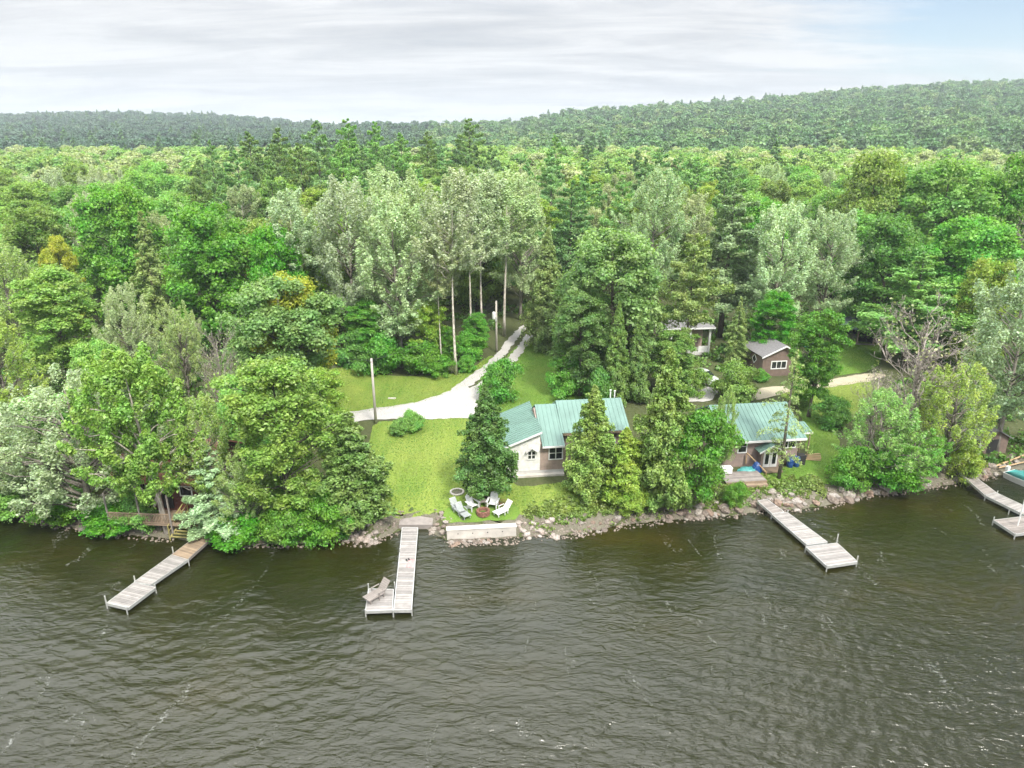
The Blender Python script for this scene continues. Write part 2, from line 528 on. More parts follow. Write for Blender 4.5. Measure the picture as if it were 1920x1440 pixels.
# patchy wind: slowly varying gain
gain = 1.0 + .35 * np.sin(X * .09 + 1.2 * np.sin(Y * .07)) * np.sin(Y * .11 + .6 + .8 * np.sin(X * .05))
wr = np.random.default_rng(5)
for i in range(54):
    lam = float(wr.uniform(.55, 1.2) if i < 26 else wr.uniform(1.2, 3.6))
    th = PI / 2 + float(wr.normal(.12, .42))
    k = 2 * PI / lam
    a = .0105 * lam ** 0.95 * float(wr.uniform(.5, 1.0)) * (1.25 if lam < 1.2 else .62)
    ph = k * (X * math.cos(th) + Y * math.sin(th)) + wr.uniform(0, 6.28) + .7 * np.sin(X * .23 * wr.uniform(.5, 1.5) + wr.uniform(0, 6)) + .7 * np.sin(Y * .19 + wr.uniform(0, 6))
    grp = .6 + .4 * np.sin(X * wr.uniform(.1, .5) + Y * wr.uniform(-.3, .3) + wr.uniform(0, 6))
    sn = np.sin(ph)
    W += a * grp * (sn + .22 * (sn * sn - .5) * 1.2)
d = Y - np.interp(X, SX, SY)
fade = np.clip(-d / 18, .28, 1) * np.clip((75 - np.abs(X)) / 12, 0, 1) * np.clip((Y - 8) / 8, 0, 1)
W = W * gain * fade * .85
m, nt, out = newmat('lake_water')
b = nd(nt, 'ShaderNodeBsdfPrincipled', i_Roughness=.15); b.inputs['IOR'].default_value = 1.54
f = noise(nt, .09, 4, coord='Object', mapscale=(1, 1.3, 1))
c = ramp(nt, f, [(.35, (.010, .013, .003)), (.55, (.017, .018, .0035)), (.7, (.029, .024, .004))])
da = nd(nt, 'ShaderNodeAttribute', attribute_name='deep')      # bottom seen through the shallows
c = mixc(nt, da.outputs['Fac'], c, (.021, .0215, .009))
glint_foam = noise(nt, 5.0, 6, .7, mapscale=(.7, 1.0, 1)); fb = noise(nt, .24, 5, .6, mapscale=(1.9, .6, 1), dist=1.4)
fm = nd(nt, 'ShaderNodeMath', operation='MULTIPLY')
lk(nt, ramp(nt, glint_foam, [(.52, 0.0), (.60, 1.0)]), fm.inputs[0]); lk(nt, ramp(nt, fb, [(.62, 0.0), (.75, .55)]), fm.inputs[1])
c2 = mixc(nt, fm.outputs[0], c, (.36, .37, .35))  # white flecks painted into the water colour for sun glints and foam
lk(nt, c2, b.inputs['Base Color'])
n1 = noise(nt, 1.2, 2, .5, mapscale=(.62, 1.5, 1), dist=1.1); n2 = noise(nt, 3.4, 3, .6, mapscale=(.75, 1.4, 1), dist=.5)
ad = nd(nt, 'ShaderNodeMath', operation='MULTIPLY_ADD'); lk(nt, n2, ad.inputs[0]); ad.inputs[1].default_value = .55; lk(nt, n1, ad.inputs[2])
bp = nd(nt, 'ShaderNodeBump'); bp.inputs['Distance'].default_value = .22
sm = nd(nt, 'ShaderNodeMath', operation='MULTIPLY_ADD'); lk(nt, da.outputs['Fac'], sm.inputs[0]); sm.inputs[1].default_value = .6; sm.inputs[2].default_value = .4; wp = nd(nt, 'ShaderNodeMath', operation='MULTIPLY'); lk(nt, sm.outputs[0], wp.inputs[0]); lk(nt, ramp(nt, noise(nt, .055, 3, .5, mapscale=(1.3, .8, 1), dist=.8), [(.36, .6), (.62, 1.0)]), wp.inputs[1]); lk(nt, wp.outputs[0], bp.inputs['Strength'])
lk(nt, ad.outputs[0], bp.inputs['Height']); lk(nt, bp.outputs[0], b.inputs['Normal'])
lk(nt, b.outputs[0], out.inputs[0])
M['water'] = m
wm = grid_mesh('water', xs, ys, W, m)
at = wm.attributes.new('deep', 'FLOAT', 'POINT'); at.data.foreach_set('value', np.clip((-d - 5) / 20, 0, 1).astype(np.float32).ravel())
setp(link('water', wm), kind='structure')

# ------------------------------------------------------------------ tree prototypes
def unit(a): return a / (np.linalg.norm(a, axis=-1, keepdims=True) + 1e-9)


def cards(P, N, s, asp, g):
    n = len(P)
    t = unit(np.cross(N, unit(g.normal(size=(n, 3))))); bb = np.cross(N, t)
    s = np.broadcast_to(np.asarray(s), (n,))[:, None]
    hx = t * s * asp * .5; hy = bb * s * .5
    bend = N * s * .12
    V = np.stack([P + hx - bend, P + hy + bend, P - hx - bend, P - hy + bend], 1).reshape(-1, 3)
    F = np.arange(4 * n).reshape(n, 4)
    return V, F


def limb(mb, a, b, r0, r1, g, wig=.08, n=6, up=.15, seg=5):
    a = Vector(a); b = Vector(b); L = (b - a).length
    pts = []
    for i in range(seg + 1):
        t = i / seg
        p = a.lerp(b, t) + Vector((0, 0, up * L * math.sin(t * PI) * .6))
        if 0 < i < seg: p += Vector(g.normal(size=3)) * wig * L * .35
        pts.append(p)
    mb.tube(pts, [r0 + (r1 - r0) * i / seg for i in range(seg + 1)], n)
    return pts


def broad(seed, H=16, cb=3.5, Rr=5, ncl=90, npc=150, ls=.30, lump=.28, clr=.24, flat=.65, plume=0, top=.42, up=.45, limbs=26, tr=.3, inner=.45, lean=0, curve=None, dens=3.0):
    g = np.random.default_rng(seed)
    L = H - cb
    mb = MB()
    lx = lean
    def axis_at(t): return np.array([lx * t * H * .3 + .12 * math.sin(t * 5 + seed), .12 * math.cos(t * 4 + seed), 0])
    tp = []
    for i in range(9):
        t = i / 8 * .86
        p = axis_at(t); 
        if curve: p = p + np.array([curve * (1 - t) ** 2, 0, 0])
        tp.append((p[0], p[1], t * H - .3 * (i == 0)))
    mb.tube(tp, [tr * (1.35 if i == 0 else 1) * (1 - .85 * i / 8) for i in range(9)], 8)
    az0 = g.uniform(0, 6.28, 3)
    ts = np.clip(g.beta(1.25, 1.15, ncl), .02, .99)
    C = []; RC = []
    for t in ts:
        az = g.uniform(0, 2 * PI)
        e = math.sqrt(max(.03, 1 - ((t - top) / (1.03 - top if t > top else top + .12)) ** 2))
        k = 1 + lump * (math.sin(2 * az + az0[0] + 3 * t) * .6 + math.sin(3 * az + az0[1] - 5 * t) * .5 + g.normal() * .35)
        rr = Rr * e * k * math.sqrt(g.uniform(inner ** 2, 1)) * .86
        c = axis_at(cb / H + t * L / H) + np.array([rr * math.cos(az), rr * math.sin(az), cb + t * L * .95])
        C.append(c); RC.append(Rr * clr * g.uniform(.65, 1.35))
    C = np.array(C); RC = np.array(RC)
    PP = []; NN = []
    npc = int(npc * dens); ls = ls * dens ** -.5
    for c, rc in zip(C, RC):
        n = max(8, int(npc * (rc / (Rr * clr)) ** 1.6 * g.choice([.35, 1, 1.25], p=[.16, .58, .26])))
        out = c - np.array([0, 0, cb + L * .35]); out = out / (np.linalg.norm(out) + 1e-6)
        if plume:
            ax = unit(out * .55 + np.array([0, 0, .8]) + g.normal(size=3) * .25)
            u = g.uniform(-.6, 1, n)[:, None]
            rad = rc * .55 * np.sqrt(np.clip(1.05 - np.abs(u) ** 1.5, .05, 1))
            dd = unit(g.normal(size=(n, 3)))
            P = c + ax * rc * plume * u + dd * rad * np.sqrt(g.uniform(.2, 1, (n, 1))) * np.where(g.uniform(size=(n, 1)) < .12, 1.6, 1)
            N = unit(dd * .7 + ax * .1 + np.array([0, 0, .45]) + g.normal(size=(n, 3)) * .5)
        else:
            dd = unit(g.normal(size=(n, 3)) + out * .55)
            fl = g.uniform(size=n) < .7
            dd[fl, 2] = np.abs(dd[fl, 2])
            P = c + dd * rc * np.array([1, 1, flat]) * np.where(g.uniform(size=(n, 1)) < .14, g.uniform(1.0, 1.55, (n, 1)), g.uniform(.5, 1.08, (n, 1)))
            N = unit(dd * .55 + np.array([0, 0, up]) + g.normal(size=(n, 3)) * .42)
        PP.append(P); NN.append(N)
    P = np.concatenate(PP); N = np.concatenate(NN)
    V, F = cards(P, N, ls * np.exp(g.normal(size=len(P)) * .28), 1.5, g)
    order = np.argsort(-np.linalg.norm(C[:, :2], axis=1))
    for i in order[:limbs]:
        c = C[i]; zt = max(cb * .6, c[2] - np.linalg.norm(c[:2]) * g.uniform(.5, 1.0)); t = min(.8, zt / H)
        a = axis_at(t); limb(mb, (a[0], a[1], t * H), c, tr * .42 * (1 - t * .7), tr * .08, g)
    return V, F, mb, H, Rr


def conifer(seed, H=14, cb=.8, Rr=3, nb=150, npb=70, ls=.26, droop=.25, power=.85, tr=.2, gaps=0.0, irregular=.25, asp=2.0, spread=.34, tip=.02, dens=2.7):
    npb = int(npb * dens); ls = ls * dens ** -.5
    g = np.random.default_rng(seed)
    mb = MB(); L = H - cb
    mb.tube([(0, 0, -.3), (.05, 0, H * .3), (-.04, .03, H * .65), (0, 0, H * .985)], [tr * 1.3, tr, tr * .6, .02], 7)
    PP = []; NN = []
    for i in range(nb):
        t = (i + g.uniform(0, 1)) / nb
        t = t ** 1.15
        az = i * 2.39996 + g.normal() * .3
        le = Rr * ((1 - t) ** power * (1 - .35 * math.exp(-t * 9)) + tip) * (1 + irregular * (g.normal() * .6 + .5 * math.sin(3 * az + 7 * t)))
        le = max(.15, le)
        z0 = cb + t * L
        if g.uniform() < gaps: continue
        n = int(npb * (.25 + le / Rr))
        u = np.sqrt(g.uniform(.04, 1, n))
        wdt = spread * le * (1.1 - u) + .10
        side = g.uniform(-1, 1, n) * wdt
        zz = z0 + le * (.10 * np.sin(u * 2.2) - droop * u ** 1.6) + g.normal(size=n) * (.06 + .04 * le)
        ca, sa = math.cos(az), math.sin(az)
        P = np.stack([u * le * ca - side * sa, u * le * sa + side * ca, zz], -1)
        N = unit(np.array([ca * .35, sa * .35, .75]) + g.normal(size=(n, 3)) * .5)
        PP.append(P); NN.append(N)
        if i % 3 == 0 and le > .6:
            mb.tube([(0, 0, z0), (le * .5 * ca, le * .5 * sa, z0 + le * .05), (le * .95 * ca, le * .95 * sa, z0 - le * droop * .9)], [.02 + .02 * le * .5, .03, .008], 4)
    P = np.concatenate(PP); N = np.concatenate(NN)
    V, F = cards(P, N, ls * g.uniform(.7, 1.3, len(P)), asp, g)
    return V, F, mb, H, Rr


def deadtree(seed, H=11, Rr=4, nl=34, twigs=15, leaves=350, ls=.14, cb=1.5, tr=.19, upw=1.25):
    g = np.random.default_rng(seed)
    mb = MB(); tips = []
    mb.tube([(0, 0, -.3), (.1, .05, H * .3), (-.05, .1, H * .6), (.05, 0, H * .9)], [tr * 1.3, tr, tr * .6, tr * .12], 7)
    for i in range(nl):
        t = .15 + .75 * i / nl; az = i * 2.4 + g.normal() * .4
        e = Rr * (1 - .45 * t) * g.uniform(.45, 1.0)
        a = Vector((0, 0, t * H * .85)); b = Vector((e * math.cos(az), e * math.sin(az), min(H, t * H * .85 + e * upw * g.uniform(.5, 1.3))))
        pts = limb(mb, a, b, tr * .36 * (1 - t * .6), .016, g, .12, 5)
        for k in range(twigs):
            p = pts[2 + k % 4]
            q = p + (Vector(g.normal(size=3)) * .5 + (b - a).normalized() * .8 + Vector((0, 0, .4))).normalized() * e * g.uniform(.2, .45)
            pp = limb(mb, p, q, .019, .009, g, .2, 3, .1, 3)
            for _ in range(2):
                q2 = pp[2] + (Vector(g.normal(size=3)) * .6 + Vector((0, 0, .5))).normalized() * e * .18
                mb.tube([pp[2], q2], [.013, .007], 3); tips.append(q2)
            tips.append(q)
    T = np.array([tuple(t) for t in tips])
    P = T[g.integers(0, len(T), leaves)] + g.normal(size=(leaves, 3)) * .22
    V, F = cards(P, unit(g.normal(size=(leaves, 3)) + np.array([0, 0, .5])), ls * g.uniform(.6, 1.3, leaves), 1.5, g)
    return V, F, mb, H, Rr


PRO = {}
CROWNV = {}


def proto(kind, data, mat):
    V, F, mb, H, Rr = data
    i = len(PRO.setdefault(kind, []))
    cm = np_mesh('crown_%s_%d' % (kind, i), V, F, mat)
    tm = mb.mesh('trunk_%s_%d' % (kind, i), M['bark'], True)
    PRO[kind].append((cm, tm, H, Rr))
    CROWNV[kind, i] = (V, F)


for s in range(4): proto('maple', broad(100 + s, 16, 1.8, 5, 175, 95, .31, clr=.17, flat=1.0, up=.28), M['leaf'])
for s in range(4): proto('tall', broad(120 + s, 22, 4.0, 4.6, 175, 88, .31, clr=.175, flat=1.0, top=.5, up=.28), M['leaf'])
for s in range(4): proto('silver', broad(140 + s, 22, 5.5, 5, 140, 95, .25, clr=.20, plume=1.5, top=.48, limbs=40), M['silver'])
for s in range(3): proto('airy', broad(160 + s, 15, 2.0, 5, 150, 62, .22, clr=.17, plume=1.2, top=.5, limbs=50, lump=.35), M['silver'])
for s in range(3): proto('birch', broad(180 + s, 25, 13.5, 3.4, 90, 85, .24, clr=.24, plume=1.5, top=.45, limbs=30, tr=.15), M['silver'])
for s in range(3): proto('cedar', conifer(200 + s, 14, .5, 3.2, 260, 62, .24, .12, .75, irregular=.35, spread=.5), M['needle'])
for s in range(2): proto('spruce', conifer(220 + s, 14, .6, 3.0, 120, 90, .20, .22, .9, irregular=.28, spread=.3), M['needle'])
for s in range(4): proto('pine', conifer(240 + s, 24, 5, 5, 78, 190, .34, -.12, .62, tr=.3, gaps=.12, irregular=.5, spread=.36, asp=1.7, tip=.06), M['needle'])
for s in range(2): proto('sparse', conifer(260 + s, 14, 2.2, 2.0, 80, 28, .17, .28, .6, gaps=.2, irregular=.6, tr=.16), M['needle'])
for s in range(4): proto('bush', broad(280 + s, 4, .15, 2.6, 46, 110, .22, clr=.30, top=.3, limbs=8, tr=.06, inner=.3), M['leaf'])
for s in range(3): proto('dead', deadtree(300 + s), M['leaf'])
proto('loosespruce', conifer(212, 14, .5, 3.0, 75, 130, .20, .05, .85, gaps=.12, irregular=.5, spread=.3), M['needle'])
proto('highpine', conifer(213, 24, 9.3, 5, 64, 190, .32, -.1, .55, tr=.19, gaps=.1, irregular=.5, spread=.36, asp=1.7, tip=.06), M['needle'])
proto('highcedar', conifer(210, 14, 1.6, 3.3, 260, 62, .24, .10, .82, irregular=.45, spread=.45), M['needle'])
proto('curved', broad(320, 16, 4.2, 5, 190, 85, .27, clr=.16, plume=1.0, top=.42, limbs=22, tr=.27, lump=.25, curve=.9), M['leaf'])
proto('leaning', broad(330, 9, 1.8, 3.6, 70, 130, .26, clr=.26, limbs=20, tr=.25, curve=-1.6), M['leaf'])

BARKS = {'birch': (.60, .56, .49), 'silver': (.24, .22, .19), 'airy': (.22, .20, .17), 'dead': (.36, .32, .285), 'curved': (.46, .42, .36), 'leaning': (.20, .17, .14), 'sparse': (.16, .14, .11)}
C_ = dict(bright=(.15, .30, .035), maple=(.115, .25, .035), deep=(.09, .20, .04), light=(.235, .34, .075), yellow=(.42, .43, .05), yg=(.27, .37, .06),
          silver=(.345, .435, .245), grey=(.37, .43, .28), tan=(.33, .36, .19), olive=(.20, .26, .085), cedar=(.16, .25, .065), dark=(.05, .11, .03),
          blue=(.17, .28, .09), bluep=(.40, .50, .32), mid=(.17, .28, .065), pine=(.15, .25, .09), pinel=(.23, .32, .15), fresh=(.12, .32, .025))
C_ = {k: (tuple(x * (1.38 if k in ('maple', 'deep', 'mid', 'pine', 'olive') else 1.12) for x in v) if v[1] < .3 else v) for k, v in C_.items()}
NT = 0
USED = []
HERO = []


def plant(name, label, cat, base, Ht, Rad, kind, col, group=None, pi=None, rz=None, bark=None, jitter=.1):
    global NT
    lst = PRO[kind]
    pi = NT % len(lst) if pi is None else pi
    cm, tm, H, Rr = lst[pi]
    NT += 1
    e = empty(name, label, cat, base, rnd.uniform(0, 6.28) if rz is None else rz, group)
    c = C_[col] if isinstance(col, str) else col
    k = 1 + rnd.uniform(-jitter, jitter)
    if kind != 'dead':
        c = (c[0] * (.88 if col in ('bright', 'fresh', 'maple', 'mid') else .98), c[1] * 1.04, c[2])
    c = tuple(min(.9, x * k * (1 + rnd.uniform(-.05, .05))) for x in c)
    t = link('trunk', tm, e, bark or BARKS.get(kind, (.13, .11, .09)))
    o = link('crown', cm, e, c)
    for q in (t, o): q.scale = (Rad / Rr, Rad / Rr, Ht / H)
    return e


def tree(name, label, u, vb, vt, w, kind, col, cat='tree', **kw):
    p = G(u, vb)
    Ht = max(1.0, ztop(p, vt) - p.z)
    dep = proj(p.x, p.y, p.z + Ht * .6)[2]
    Rad = w * dep / FPX / 2 * .95
    USED.append((p.x, p.y, Rad))
    HERO.append((u, vb, vt, w, p.y))
    return plant(name, label, cat, p - Vector((0, 0, .1)), Ht, Rad, kind, col, **kw)


TREES = [
 # shore, from the left
 ('broadleaf_tree', 'pale grey-green leaning tree overhanging the water by the picture edge', 35, 955, 775, 170, 'airy', 'silver'),
 ('broadleaf_tree', 'dark green low tree standing behind the overhanging grey-green shore tree', -30, 925, 740, 150, 'maple', 'mid'),
 ('willow_tree', 'broad silver-grey willow on the bank beside the red cottage', 176, 974, 685, 290, 'airy', 'grey'),
 ('broadleaf_tree', 'light green tree between curved pale trunk and blue-white spruce', 405, 962, 745, 150, 'airy', 'light'),
 ('broadleaf_tree', 'light green tree with bare curved pale trunk in front of red cottage', 296, 1000, 655, 228, 'curved', 'light', 'tree'),
 ('spruce_tree', 'young blue-white spruce beside the wooden lakeside stairs', 415, 996, 835, 150, 'loosespruce', 'bluep'),
 ('broadleaf_tree', 'tall bright green tree on the shore between spruce and lawn', 545, 985, 662, 205, 'tall', 'light'),
 ('cedar_tree', 'feathery mid-green cedar at the left border of the sunny lawn', 668, 968, 772, 165, 'cedar', 'cedar'),
 ('broadleaf_tree', 'olive brown young tree squeezed between spruce and tall bright shore tree', 468, 1000, 850, 110, 'airy', 'olive'),
 ('dead_tree', 'grey bare twiggy tree behind the red cottage roof', 432, 820, 612, 110, 'dead', 'tan'),
 ('broadleaf_tree', 'green tree directly behind the red cottage roof', 470, 850, 700, 120, 'maple', 'mid'),
 ('broadleaf_tree', 'yellow-tinged tree reaching over the gravel drive behind the shore tree', 610, 840, 690, 110, 'tall', 'yg'),
 ('broadleaf_tree', 'dark green tree between willow and red cottage', 110, 880, 740, 150, 'tall', 'mid'),
 ('cedar_tree', 'dense dark green cedar beside the white gable with chairs below', 912, 934, 722, 124, 'highcedar', (.105, .20, .05)),
 ('cedar_tree', 'pointed cone-shaped cedar in front of the green metal roof', 1108, 924, 722, 125, 'cedar', 'light'),
 ('cedar_tree', 'short yellow-green cedar at the foot of the pointed cedar', 1168, 938, 800, 106, 'cedar', 'yg'),
 ('cedar_tree', 'tallest dark olive cedar between the two green-roofed buildings', 1236, 942, 652, 142, 'cedar', 'light'),
 ('broadleaf_tree', 'bright leafy tree leaning over the rocks by the shingled cottage', 1304, 954, 772, 125, 'leaning', 'bright'),
 ('sapling_tree', 'thin half-bare sapling at the left corner of the shingled cottage', 1352, 880, 735, 62, 'airy', 'light'),
 ('sparse_spruce_tree', 'thin nearly bare spruce in front of the shingled cottage door', 1460, 897, 655, 76, 'sparse', 'olive'),
 ('broadleaf_tree', 'slim dark-trunked tree right of the brown shed', 1515, 782, 575, 105, 'tall', 'bright'),
 ('broadleaf_tree', 'dark round shore tree right of the shingled cottage lawn', 1635, 900, 735, 165, 'airy', 'mid'),
 ('broadleaf_tree', 'yellow-green round shore tree above the right rocky bank', 1765, 885, 685, 165, 'airy', 'yg'),
 ('broadleaf_tree', 'low deep green tree overhanging boulders below the bare-twigged tree', 1700, 906, 795, 150, 'airy', 'bright'),
 ('dead_tree', 'large bare pinkish-grey twigged tree above the right shore trees', 1690, 850, 572, 260, 'dead', 'tan'),
 ('dead_tree', 'leaning grey dead tree beside the shingled cottage lawn', 1620, 862, 690, 130, 'dead', 'tan'),
 ('broadleaf_tree', 'big pale silvery tree over the last dock at the right', 1862, 846, 496, 200, 'silver', 'bluep'),
 ('broadleaf_tree', 'pale silvery tree cut by the right picture edge', 1950, 850, 560, 150, 'silver', 'silver'),
 ('broadleaf_tree', 'tiered green tree with yellow top beside the dark open shed', 1692, 690, 474, 185, 'pine', 'mid'),
 ('broadleaf_tree', 'yellow-green tree between tiered tree and big silvery tree', 1815, 700, 487, 120, 'maple', 'yg'),
 ('dead_tree', 'sparse brown branched tree standing high at the right edge', 1902, 640, 360, 130, 'dead', 'tan'),
 # left slope
 ('maple_tree', 'largest bright clumpy maple behind the red cottage', 425, 655, 380, 195, 'maple', 'bright'),
 ('maple_tree', 'bright green maple at left with olive spruce before it', 252, 610, 338, 160, 'maple', 'bright'),
 ('spruce_tree', 'dark olive spruce between the two bright clumpy maples', 305, 640, 395, 120, 'spruce', 'olive'),
 ('maple_tree', 'vivid green maple at right shoulder of the largest clumpy maple', 535, 660, 425, 130, 'maple', 'fresh'),
 ('broadleaf_tree', 'dome-shaped blue-green tree with yellow crown left of the gravel drive', 542, 765, 522, 220, 'maple', 'blue'),
 ('broadleaf_tree', 'yellow-topped tree peeping over the dome-shaped blue-green tree', 556, 742, 508, 165, 'maple', 'yellow'),
 ('broadleaf_tree', 'pale oval tree at left below the small yellow tree', 135, 730, 498, 160, 'tall', 'light'),
 ('broadleaf_tree', 'small golden yellow tree among greens at left', 143, 640, 438, 66, 'tall', 'yellow'),
 ('broadleaf_tree', 'pale yellow-green airy tree by the left picture edge', 28, 800, 600, 165, 'airy', 'yg'),
 ('broadleaf_tree', 'tan olive tree below the left bright maple', 262, 735, 538, 115, 'airy', 'tan'),
 ('broadleaf_tree', 'olive airy tree below the largest clumpy maple', 355, 745, 560, 105, 'airy', 'olive'),
 ('broadleaf_tree', 'green tree with orange tint between willow and tan olive tree', 205, 800, 640, 120, 'maple', 'mid'),
 ('broadleaf_tree', 'grey-green airy tree at far left above pale yellow-green tree', 45, 690, 455, 150, 'airy', 'light'),
 ('broadleaf_tree', 'pale sparse tree between vivid maple and the silver poplars', 572, 650, 362, 115, 'birch', 'grey'),
 ('broadleaf_tree', 'leafy young tree at forest edge left of the front silver poplar', 690, 685, 560, 90, 'tall', 'maple'),
 ('broadleaf_tree', 'yellow-green young tree under the birches beside the gravel drive', 800, 692, 560, 85, 'tall', 'yg'),
 ('broadleaf_tree', 'bright young tree at the foot of the longest-trunked birch', 838, 690, 610, 48, 'tall', 'bright'),
 ('broadleaf_tree', 'dark young tree left of the transformer pole', 893, 668, 585, 62, 'tall', 'maple'),
 ('spruce_tree', 'dark olive spruce between white-pillared porch and brown shed', 1376, 684, 555, 62, 'spruce', 'olive'),
 # silver poplar stand and birches
 ('poplar_tree', 'front silver poplar with forked trunk above the upper lawn', 752, 688, 372, 175, 'silver', 'silver'),
 ('poplar_tree', 'grey silver poplar left of the front silver poplar', 668, 660, 335, 160, 'silver', 'grey'),
 ('poplar_tree', 'tall silver poplar behind the front silver poplar', 760, 640, 318, 190, 'silver', 'silver'),
 ('birch_tree', 'birch with longest pale bare trunk by the gravel drive', 855, 702, 325, 140, 'birch', 'grey'),
 ('birch_tree', 'thin pale-trunked birch left of the longest-trunked birch', 828, 695, 420, 90, 'birch', 'tan'),
 ('birch_tree', 'birch with slanting white trunk behind the longest-trunked birch', 882, 660, 330, 120, 'birch', 'grey'),
 ('birch_tree', 'pale birch at the road end left of the transformer pole', 905, 645, 325, 130, 'birch', 'grey'),
 ('birch_tree', 'birch with grey crown above the transformer pole', 948, 630, 318, 150, 'birch', 'silver'),
 ('poplar_tree', 'silvery green poplar at right end of the birch stand', 975, 600, 330, 120, 'silver', 'silver'),
 # right of the track
 ('conifer_tree', 'olive conifer right of the twin-rut track', 1024, 656, 430, 92, 'cedar', 'olive'),
 ('broadleaf_tree', 'large round green tree behind the white house roof', 1140, 715, 420, 220, 'maple', (.225, .315, .115)),
 ('broadleaf_tree', 'dark lower tree shading the lawn behind the white house', 1085, 742, 545, 120, 'tall', (.125, .225, .06)),
 ('cedar_tree', 'left of two narrow cedars behind the green metal roof', 1152, 755, 566, 62, 'cedar', 'cedar'),
 ('cedar_tree', 'right of two narrow cedars behind the green metal roof', 1192, 752, 585, 62, 'cedar', 'cedar'),
 ('pine_tree', 'tall tawny olive pine before the white-pillared porch', 1280, 724, 438, 128, 'highpine', 'olive'),
 ('pine_tree', 'large pale blue-green pine behind the white-pillared porch', 1350, 632, 350, 160, 'pine', 'pinel'),
 ('pine_tree', 'pale silvery pine right of the large blue-green pine', 1440, 650, 388, 150, 'silver', 'bluep'),
 ('poplar_tree', 'silver poplar behind the slim dark-trunked tree', 1532, 640, 392, 135, 'silver', 'silver'),
 ('poplar_tree', 'white-green poplar rising behind the large round green tree', 1215, 610, 318, 140, 'silver', 'silver'),
 ('broadleaf_tree', 'light green young tree left of the brown shed roof', 1440, 682, 545, 85, 'tall', 'fresh'),
 ('broadleaf_tree', 'green tree hiding the front of the white-pillared porch', 1258, 744, 618, 98, 'tall', 'cedar'),
 ('broadleaf_tree', 'dark green tree above the dark open shed', 1640, 640, 400, 170, 'maple', 'deep'),
 ('broadleaf_tree', 'deep green maple with shadowed underside above the tiered tree', 1785, 645, 400, 200, 'maple', 'maple'),
 ('broadleaf_tree', 'wide bright maple on the right skyline above deep green maple', 1725, 590, 300, 225, 'maple', 'mid'),
 ('broadleaf_tree', 'yellow-green rounded tree in front of the right hill foot', 1600, 570, 286, 165, 'maple', 'light'),
 ('broadleaf_tree', 'bright green tree at right edge below the hill', 1860, 590, 285, 150, 'maple', 'bright'),
 ('broadleaf_tree', 'green tree between silver poplar and wide bright maple', 1585, 600, 390, 110, 'tall', 'mid'),
]
for t in TREES:
    tree(*t, **({'rz': 0.0} if t[6] in ('curved', 'leaning') else {}))

PINES = [(392, 262, 150, 58, 'pointed pine at left end of the skyline pine group'), (468, 248, 158, 85, 'bushy pine second from left in the skyline pine group'), (522, 240, 168, 80, 'pine left of the two highest skyline pines'), (594, 226, 172, 88, 'left one of the two highest skyline pines'), (655, 222, 176, 84, 'right one of the two highest skyline pines'), (706, 229, 180, 70, 'pine just right of the two highest skyline pines'), (560, 268, 140, 90, 'broad pine below the two highest skyline pines'), (640, 262, 146, 90, 'broad pine right below the highest skyline pine'), (440, 282, 132, 90, 'pine below the left end of the skyline pine group'), (752, 250, 170, 70, 'lower pine toward the right end of the skyline pine group'), (880, 222, 205, 78, 'solitary dark rounded pine standing up behind the birches'), (1042, 254, 190, 60, 'slender pine on the skyline right of the solitary rounded pine'), (800, 246, 190, 66, 'small pine between skyline pine group and solitary rounded pine'), (500, 300, 124, 80, 'near pine above the vivid maple shoulder'), (365, 300, 128, 70, 'near dark pine above the left bright maple')]
for u, vt, dist, w, lb in PINES:
    x = (u - 960) / FPX * (dist * CP); z = hz(x, dist); Ht = ztop(Vector((x, dist, z)), vt) - z
    USED.append((x, dist, 4.0))
    plant('pine_tree', 'tall ' + lb if 'tall' not in lb and 'small' not in lb else lb, 'tree', (x, dist, z - .1), Ht, w * dist / FPX / 2, 'pine', rnd.choice(['pine', 'mid', 'cedar']), jitter=.06)

